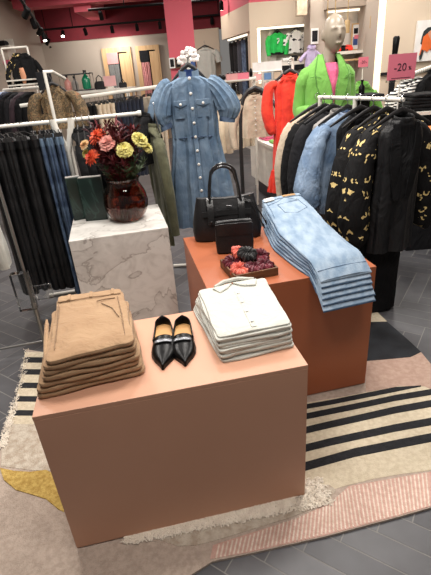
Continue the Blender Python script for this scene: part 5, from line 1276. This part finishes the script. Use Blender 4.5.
# ------------------------------------------------------------------ lit niche with green sweatshirt and spotted shirt
q = at(277, 32.5, 8.2)
g = top_garment('green_sweatshirt', 'bright green sweatshirt with dark cuffs and white print in the lit niche', 'sweatshirt', (q.x, 8.2, q.z), 0, 'kelly', None, .40, .20, .19, .06, .07, 'long', .36, .07, 7, .010, 3, cm='black_cloth', spread=.02)
g.scale = (.66, .8, .74)
obj('hem_band', body_loft([(-.385, .19, .07, 0, 0), (-.43, .18, .065, 0, 0)], folds=9, amp=.004, steps=4), 'black_cloth', g)
obj('chest_print', MB().tube([(-.02, -.085, -.13), (.03, -.085, -.12), (.03, -.085, -.17), (.0, -.085, -.19), (.0, -.085, -.22)], .013, 6), 'paper', g)
hanger((q.x, 8.2, q.z+.012), 0, 'black hanger of the green sweatshirt in the niche', w=.10, hook_h=.04)
q = at(296, 30.5, 8.2)
g = top_garment('spotted_shirt', 'white shirt with black spots hanging right of the green sweatshirt', 'shirt', (q.x, 8.2, q.z), 0, 'spot_white', None, .44, .17, .18, .05, .06, 'short', .20, .07, 7, .010, 4)
g.scale = (.72, .8, .74); hanger((q.x, 8.2, q.z+.012), 0, 'black hanger of the white spotted shirt in the niche', w=.11, hook_h=.04)
one('niche_rail', MB().tube([(A3.x+.1, 8.25, at(277, 29, 8.25).z), (A4.x+.1, 8.25, at(296, 27.5, 8.25).z)], .012, 8), 'grey_cloth', 'thin rail across the top of the lit niche', 'rail')
a, b = at(276, 66, 7.9), at(312, 60, 7.9)
t = thing('wall_shelf', 'white shelf with dark edge under the spotted shirt', 'shelf', ((a.x+b.x)/2, 7.95, (a.z+b.z)/2), 0)
obj('board', MB().box((0, 0, 0), (b.x-a.x, .5, .05)), 'white_paint', t, smooth=False); obj('dark_edge', MB().box((0, -.02, -.06), (b.x-a.x, .46, .07)), 'charcoal', t, smooth=False)
obj('cabinet', MB().box((0, .02, -(a.z+b.z)/4-.05), (b.x-a.x-.04, .42, (a.z+b.z)/2-.1)), 'grey_cloth', t, smooth=False)
for i, (px, m, l) in enumerate(((286, 'paper', 'white'), (293, 'charcoal', 'dark grey'), (300, 'cream', 'cream'), (307, 'pink_top', 'pink'))):
    q = at(px, 61, 7.9); mb = MB(); slab(mb, quad_outline([(-.07, -.1), (.07, -.1), (.07, .1), (-.07, .1)], 7, .004, i, .012), 0, .06+.02*(i % 2), i, .004, .003)
    one('folded_sweater', mb, m, 'folded %s sweater on the shelf in the lit niche' % l, 'sweater', (q.x, 7.9, t.location.z+.026))
# column: little box, picture and lilac top
q = at(304, 6, 7.1); one('ceiling_speaker', MB().box((0, 0, 0), (.15, .12, .2)), 'cream', 'small beige box lamp high on the wall above the spotted shirt', 'wall lamp', (q.x, 7.28, q.z), 0, bevel=.008)
q = at(315, 36, 7.3); g = thing('picture_frame', 'small black and white poster on the column left of the mannequin', 'picture', (q.x, 7.32, q.z)); obj('frame', MB().box((0, 0, 0), (.11, .02, .20)), 'paper', g, smooth=False); obj('print', MB().box((0, -.013, -.0), (.08, .006, .14)), 'charcoal', g, smooth=False)
q = at(315, 46, 7.1); top_garment('lilac_top', 'lilac top hanging on the column beside the mannequin head', 'top', (q.x, 7.31, q.z), 0, 'lilac', None, .26, .085, .09, .04, .04, 'short', .1, .03, 6, .006, 2)

# shelf recess right of the mannequin
q = at(356, 36, 7.3); a, b = at(333, 54.5, 7.2), at(374, 49.5, 7.2)
t = thing('wall_shelf', 'pale shelf with picture in the lit recess right of the mannequin', 'shelf', ((a.x+b.x)/2, 7.3, (a.z+b.z)/2))
obj('board', MB().box((0, 0, 0), (b.x-a.x+.1, .36, .04)), 'white_paint', t, smooth=False); obj('lower_board', MB().box((0, 0, -.10), (b.x-a.x+.1, .3, .025)), 'oak', t, smooth=False)
zs = t.location.z+.021
a = at(351, 50, 7.35); b = at(361, 21, 7.35)
g = thing('picture_frame', 'tall pale-wood framed magazine picture leaning on the shelf', 'picture', ((a.x+b.x)/2, 7.38, zs), 0); w_, h_ = b.x-a.x, b.z-zs-.02
for bx in (((0, 0, h_/2), (w_, .02, h_), 'oak'), ((0, -.013, h_/2), (w_-.04, .006, h_-.04), 'paper'), ((0, -.017, h_*.35), (w_*.55, .004, h_*.3), 'print_blue'), ((0, -.017, h_*.72), (w_*.5, .004, h_*.2), 'charcoal'), ((.01, -.018, h_*.5), (w_*.5, .004, h_*.14), 'pink_sign')):
    obj('frame' if bx[2] == 'oak' else 'print', MB().box(bx[0], bx[1]), bx[2], g, smooth=False)
for px, m, l in ((337, 'red_cloth', 'red folded scarf at the left of the shelf beside the mannequin'), (344, 'black_cloth', 'black folded scarf on the shelf beside the mannequin'), (348.5, 'red_cloth', 'small red folded scarf against the wooden picture')):
    q = at(px, 48, 7.2); mb = MB(); slab(mb, quad_outline([(-.06, -.08), (.06, -.08), (.06, .08), (-.06, .08)], 7, .006, px, .015), 0, .06, px, .006, .02); one('folded_scarf', mb, m, l, 'scarf', (q.x, 7.24, zs))
# pendants
for px, y0, y1, l in ((347.5, 21, 33, 'slim gold pendant lamp hanging left of the leaning picture'), (373, 16, 28, 'slim gold pendant lamp hanging right of the leaning picture')):
    p0, p1 = at(px, y0, 6.9), at(px, y1, 6.9); g = thing('pendant_lamp', l, 'lamp', (p0.x, 6.9, p1.z), 0, None)
    obj('shade', MB().lathe([(.035, 0), (.035, p0.z-p1.z), (.03, p0.z-p1.z+.01)], n=16), 'gold_tube', g); obj('cord', MB().tube([(0, 0, p0.z-p1.z), (0, 0, Z_C-p1.z)], .006, 6), 'gold_tube', g)
# strap cords above the mannequin
for px, l in ((327, 'thin ceiling cable directly above the mannequin head, the left one'), (334.5, 'thin ceiling cable directly above the mannequin head, the right one')):
    p0 = at(px, 30, 6.7); one('ceiling_cable', MB().tube([(p0.x, 6.7, p0.z), (p0.x, 6.7, Z_C)], .007, 6), 'gold_tube', l, 'cable')

# portrait poster on the right wall
def poster():
    a, b = at(413.5, 62, 6.25), at(450, 18, 6.25); w, h = b.x-a.x, b.z-a.z
    g = thing('wall_poster', 'white poster on the right wall showing a figure with black hair and orange top', 'poster', (a.x, 6.27, a.z), 0)
    obj('panel', MB().box((w/2, 0, h/2), (w, .03, h)), 'paper', g, smooth=False)
    def flat(nm_, pts, m, dy): 
        o = [(w*x, h*z) for x, z in pts]; mb = MB(); mb.prism_v(o, -.018-dy-.004, -.016-dy); obj(nm_, mb, m, g, smooth=False)
    flat('printed_hair', [(.18, .60), (.22, .74), (.34, .82), (.52, .83), (.58, .74), (.54, .62), (.40, .66), (.30, .62), (.24, .40), (.16, .44)], 'hair', 0)
    flat('printed_face', [(.36, .70), (.46, .76), (.55, .70), (.54, .58), (.46, .52), (.38, .58)], 'skin', .004)
    flat('printed_top', [(.22, .60), (.34, .68), (.46, .52), (.60, .56), (.70, .40), (.66, .10), (.48, .30), (.40, .22), (.30, .28), (.24, .12), (.16, .16), (.20, .38)], 'print_orange', .006)
    flat('printed_arm', [(.16, .12), (.22, .30), (.28, .26), (.24, .06), (.18, .04)], 'hair', .008)
    flat('printed_hand', [(.52, .34), (.62, .42), (.66, .32), (.58, .24)], 'skin', .010)
poster()
# folded umbrella on the wall behind the sign
a, b = at(394.5, 56, 5.9), at(397.5, 36, 5.9)
g = thing('umbrella', 'black slim folded umbrella standing upright behind the pink sale sign', 'umbrella', (a.x, 5.9, .0)); zz = b.z
obj('canopy', MB().tube([(0, 0, .55), (0, 0, zz-.22), (0, 0, zz-.19)], [.02, .045, .03], 12), 'black_cloth', g); obj('handle', MB().tube([(0, 0, zz-.20), (0, 0, zz-.18), (.004, 0, zz-.02), (.004, 0, zz)], [.028, .034, .040, .03], 12), 'black_gloss', g); obj('band', MB().tube([(0, 0, zz-.215), (0, 0, zz-.19)], .047, 12), 'grey_cloth', g)
obj('shaft', MB().tube([(0, 0, .0), (0, 0, .6)], .012, 8), 'dark_metal', g)

# right-hand shelving with striped tops, black stack and orange top
def right_shelf():
    a, b = at(398, 114, 4.0), at(440, 112, 4.0)
    g = thing('shelf_unit', 'white shelf unit on the right edge with folded black and orange tops', 'shelf', (a.x, 4.0, 0), -.05)
    w = b.x-a.x+.35
    for z in (a.z-.01, a.z-.33, a.z-.7): obj('board', MB().box((w/2, .22, z), (w, .48, .025)), 'white_metal', g, smooth=False)
    for x in (.0, w):
        for y in (.0, .44): obj('post', MB().box((x, y, a.z/2), (.025, .025, a.z)), 'white_metal', g, smooth=False)
    z0 = a.z+.004
    for k in range(5):
        q = at(424, 106, 4.0); mb = MB(); slab(mb, quad_outline([(-.14+.01*k, -.16), (.15, -.16), (.15, .16), (-.14+.01*k, .16)], 9, .006, k, .03), 0, .026, k*3, .005, .002)
        one('folded_tshirt', mb, 'black_cloth', 'folded black t-shirt on the right shelf, %s of five' % ('lowest', 'second from bottom', 'middle', 'second from top', 'topmost')[k], 't-shirt', (q.x+.02, 4.18, z0+k*.0275), -.05, 'folded black t-shirts on the right shelf')
    for k in range(3):
        q = at(418, 131, 3.75); mb = MB(); slab(mb, quad_outline([(-.15, -.16), (.2, -.16), (.2, .16), (-.15, .16)], 9, .006, k, .03), 0, .028, k*3+1, .005, .002)
        one('folded_tshirt', mb, 'orange_cloth', 'folded orange t-shirt at the right edge under the black stack, %s' % ('lowest', 'middle one', 'uppermost')[k], 't-shirt', (q.x+.06, 3.62, a.z-.17+k*.029), -.05, 'folded orange t-shirts at the right edge')
    t = thing('orange_plinth', 'grey low table under the orange tops at the right edge', 'table', (q.x+.12, 3.62, 0)); obj('top', MB().box((0, 0, a.z-.19), (.6, .44, .03)), 'grey_cloth', t, smooth=False); obj('base', MB().box((0, 0, (a.z-.21)/2), (.5, .4, a.z-.21)), 'charcoal', t, smooth=False)
    # striped tops on a rail
    r0, r1 = at(404, 77, 4.6), at(445, 62, 4.7)
    rl = thing('clothes_rail', 'white rail at the right edge holding striped tops', 'clothes rail', (0, 0, 0)); obj('bar', MB().tube([r0, r1+(r1-r0)*.3], .018, 8), 'rib', rl); q = r0.lerp(r1, .1); obj('post', MB().tube([(q.x, q.y, q.z), (q.x, q.y, 0)], .014, 8), 'white_metal', rl); q = r1; obj('post', MB().tube([(q.x, q.y, q.z), (q.x, q.y, 0)], .014, 8), 'white_metal', rl)
    base = None
    for i in range(4):
        q = r0.lerp(r1, .03+.10*i); loc = (q.x, q.y, q.z-.06)
        l = ('leftmost', 'second', 'third', 'fourth')[i]
        if base is None: base = top_garment('striped_top', 'black and white striped top, leftmost of four on the rail at the right', 'top', loc, .5, 'breton', 'striped tops on the right rail', .5, .15, .16, .04, .045, 'long', .42, .045, 6, .008, 2)
        else: dup(base, loc, .5+.06*i, 'black and white striped top, %s of four on the rail at the right' % l)
    q = r0.lerp(r1, .72); top_garment('hanging_jacket', 'black jacket hanging beside the striped tops at the right edge', 'jacket', (q.x, q.y, q.z-.06), .5, 'black_cloth', None, .55, .17, .18, .04, .05, 'long', .45, .05, 6, .008, 4)
right_shelf()
# small sign and lime garment by the mannequin
a = at(363, 67, 4.6); sign((a.x, 4.6, a.z+.0), .05, .095, .085, 'small pink sale sign just right of the green blazer', 1, .3)
q = at(362, 84, 4.4); top_garment('lime_top', 'lime green top hanging behind the right rail beside the blazer', 'top', (q.x, 4.4, q.z), .2, 'lime', None, .4, .13, .14, .04, .05, 'long', .35, .045, 6, .008, 5)
one('dark_bottle', MB().lathe([(.025, 0), (.026, .005), (.026, .06), (.011, .08), (.010, .10), (.013, .102), (.013, .115)], n=16), 'black_gloss', 'dark bottle standing beyond the right rail, below the small pink sign', 'bottle', (at(361.5, 92, 4.2).x, 4.2, at(361.5, 94, 4.2).z))
t = thing('display_table', 'dark narrow pedestal under the dark bottle behind the right rail', 'table', (at(361.5, 92, 4.2).x, 4.2, 0)); zt0 = at(361.5, 94, 4.2).z-.002
obj('top', MB().box((0, 0, zt0-.012), (.3, .3, .024)), 'charcoal', t, smooth=False); obj('column', MB().box((0, 0, (zt0-.03)/2), (.12, .12, zt0-.03)), 'charcoal', t, smooth=False)

# ------------------------------------------------------------------ ceiling tracks and spotlights
def spot(p, d, label, lit=True, grp='spotlights on the ceiling tracks'):
    g = thing('track_spotlight', label, 'spotlight', tuple(p), 0, grp); d = Vector(d).normalized(); rot = d.to_track_quat('Z', 'Y').to_matrix().to_4x4()
    obj('bracket', MB().tube([(0, 0, 0), (0, 0, -.07)], .012, 6), 'track_black', g)
    obj('can', MB().lathe([(.026, -.08), (.036, -.07), (.040, .05), (.037, .055)], n=14).xf(Matrix.Translation((0, 0, -.11)) @ rot), 'track_black', g)
    if lit: obj('lens', MB().lathe([(.001, .055), (.032, .055), (.032, .058), (.001, .059)], n=14, caps=False).xf(Matrix.Translation((0, 0, -.11)) @ rot), 'lamp', g)
def track(a, b, label):
    g = thing('ceiling_track', label, 'track', (0, 0, 0)); a, b = Vector(a), Vector(b)
    obj('profile', MB().tube([a, b], (.020), 6), 'track_black', g)
    for f in (.15, .85):
        q = a.lerp(b, f); obj('hanger_rod', MB().tube([q, (q.x, q.y, Z_C)], .008, 6), 'track_black', g)
zT = 2.5
def atzt(px, py): return atz(px, py, zT)
ta, tb = atz(17, -6, 2.42), atz(50, 42, 2.42)
track(ta, tb, 'black ceiling track running away from the camera at top left')
tk = ('nearest', 'second', 'third', 'fourth', 'fifth', 'farthest')
for i in range(6): q = ta.lerp(tb, .1+.17*i); spot(q, ((-.8, .3, -.8), (.3, -.4, -1))[i % 2], 'black spotlight, %s on the track running away at top left' % tk[i], i in (2, 3))
ta, tb = atz(42, 30, 2.55), atz(250, 12, 2.55); track(ta, tb, 'long black ceiling track crossing above the doorways')
for i, px in enumerate((62, 85, 112, 137, 160, 184, 212)):
    q = ta.lerp(tb, (px-42)/208); spot(q, (0, .8 if i % 2 else .3, -1) if i else (0, -.6, -.7), 'black spotlight on the long crossing track, %s from the left' % ('first', 'second', 'third', 'fourth', 'fifth', 'sixth', 'seventh')[i], i in (0,))
ta, tb = atz(88, 10, 2.62), atz(330, -10, 2.62); track(ta, tb, 'second black ceiling track higher up, crossing in front of the pink pillar')
for i, px in enumerate((100, 185, 221, 268, 283, 297)):
    q = ta.lerp(tb, (px-88)/242); spot(q, (0, .5, -1) if i != 1 else (0, -.6, -.7), 'black spotlight on the higher crossing track, %s from the left' % ('first', 'second', 'third', 'fourth', 'fifth', 'sixth')[i], i in (1, 2, 5))
# ------------------------------------------------------------------ lights, world, camera
def area(name, loc, size, power, c=(1, .95, .89), target=None):
    l = bpy.data.lights.new(name, 'AREA'); l.shape = 'DISK'; l.size = size; l.energy = power; l.color = c
    o = bpy.data.objects.new(name, l); col.objects.link(o); o.location = loc
    d = (Vector(target)-Vector(loc)) if target else Vector((0, 0, -1)); o.rotation_euler = d.to_track_quat('-Z', 'Y').to_euler(); return o
for x, y, p in ((-.7, 1.75, 33), (.55, 1.95, 33), (-.3, .45, 22), (.7, .6, 20), (0, 3.4, 44), (-1.5, 3.2, 36), (1.5, 3.1, 36), (-2.0, 6.0, 46), (.3, 6.0, 50), (2.2, 5.2, 46), (-2.0, 9.4, 26), (-.2, 9.2, 30), (1.7, 7.0, 26), (3.4, 4.6, 26)):
    area('ceiling_light', (x, y, 2.98), .55, p)
area('door_fill_light', (-1.75, 11.45, 2.36), .3, 16, target=(-1.75, 11.95, 1.2)); area('wall_wash_light', (-2.55, 11.2, 2.6), .25, 9, target=(-2.5, 12, 1.7))  # first lamp is an added fill in front of the doorways, lightening the door leaves
w = bpy.data.worlds.new('World'); sc.world = w; w.use_nodes = True
w.node_tree.nodes['Background'].inputs[0].default_value = (.9, .85, .8, 1); w.node_tree.nodes['Background'].inputs[1].default_value = .22
cam = bpy.data.cameras.new('Camera'); co = bpy.data.objects.new('Camera', cam); col.objects.link(co)
mt = Matrix((CR, CU, -_f)).transposed().to_4x4(); mt.translation = CO; co.matrix_world = mt
cam.sensor_fit = 'VERTICAL'; cam.sensor_height = 36; cam.lens = FPX/575*36; cam.clip_start = .05; cam.clip_end = 60
sc.camera = co
sc.view_settings.view_transform = 'Standard'; sc.view_settings.look = 'None'; sc.view_settings.exposure = 0; sc.view_settings.gamma = 1
sc.view_settings.use_curve_mapping = False
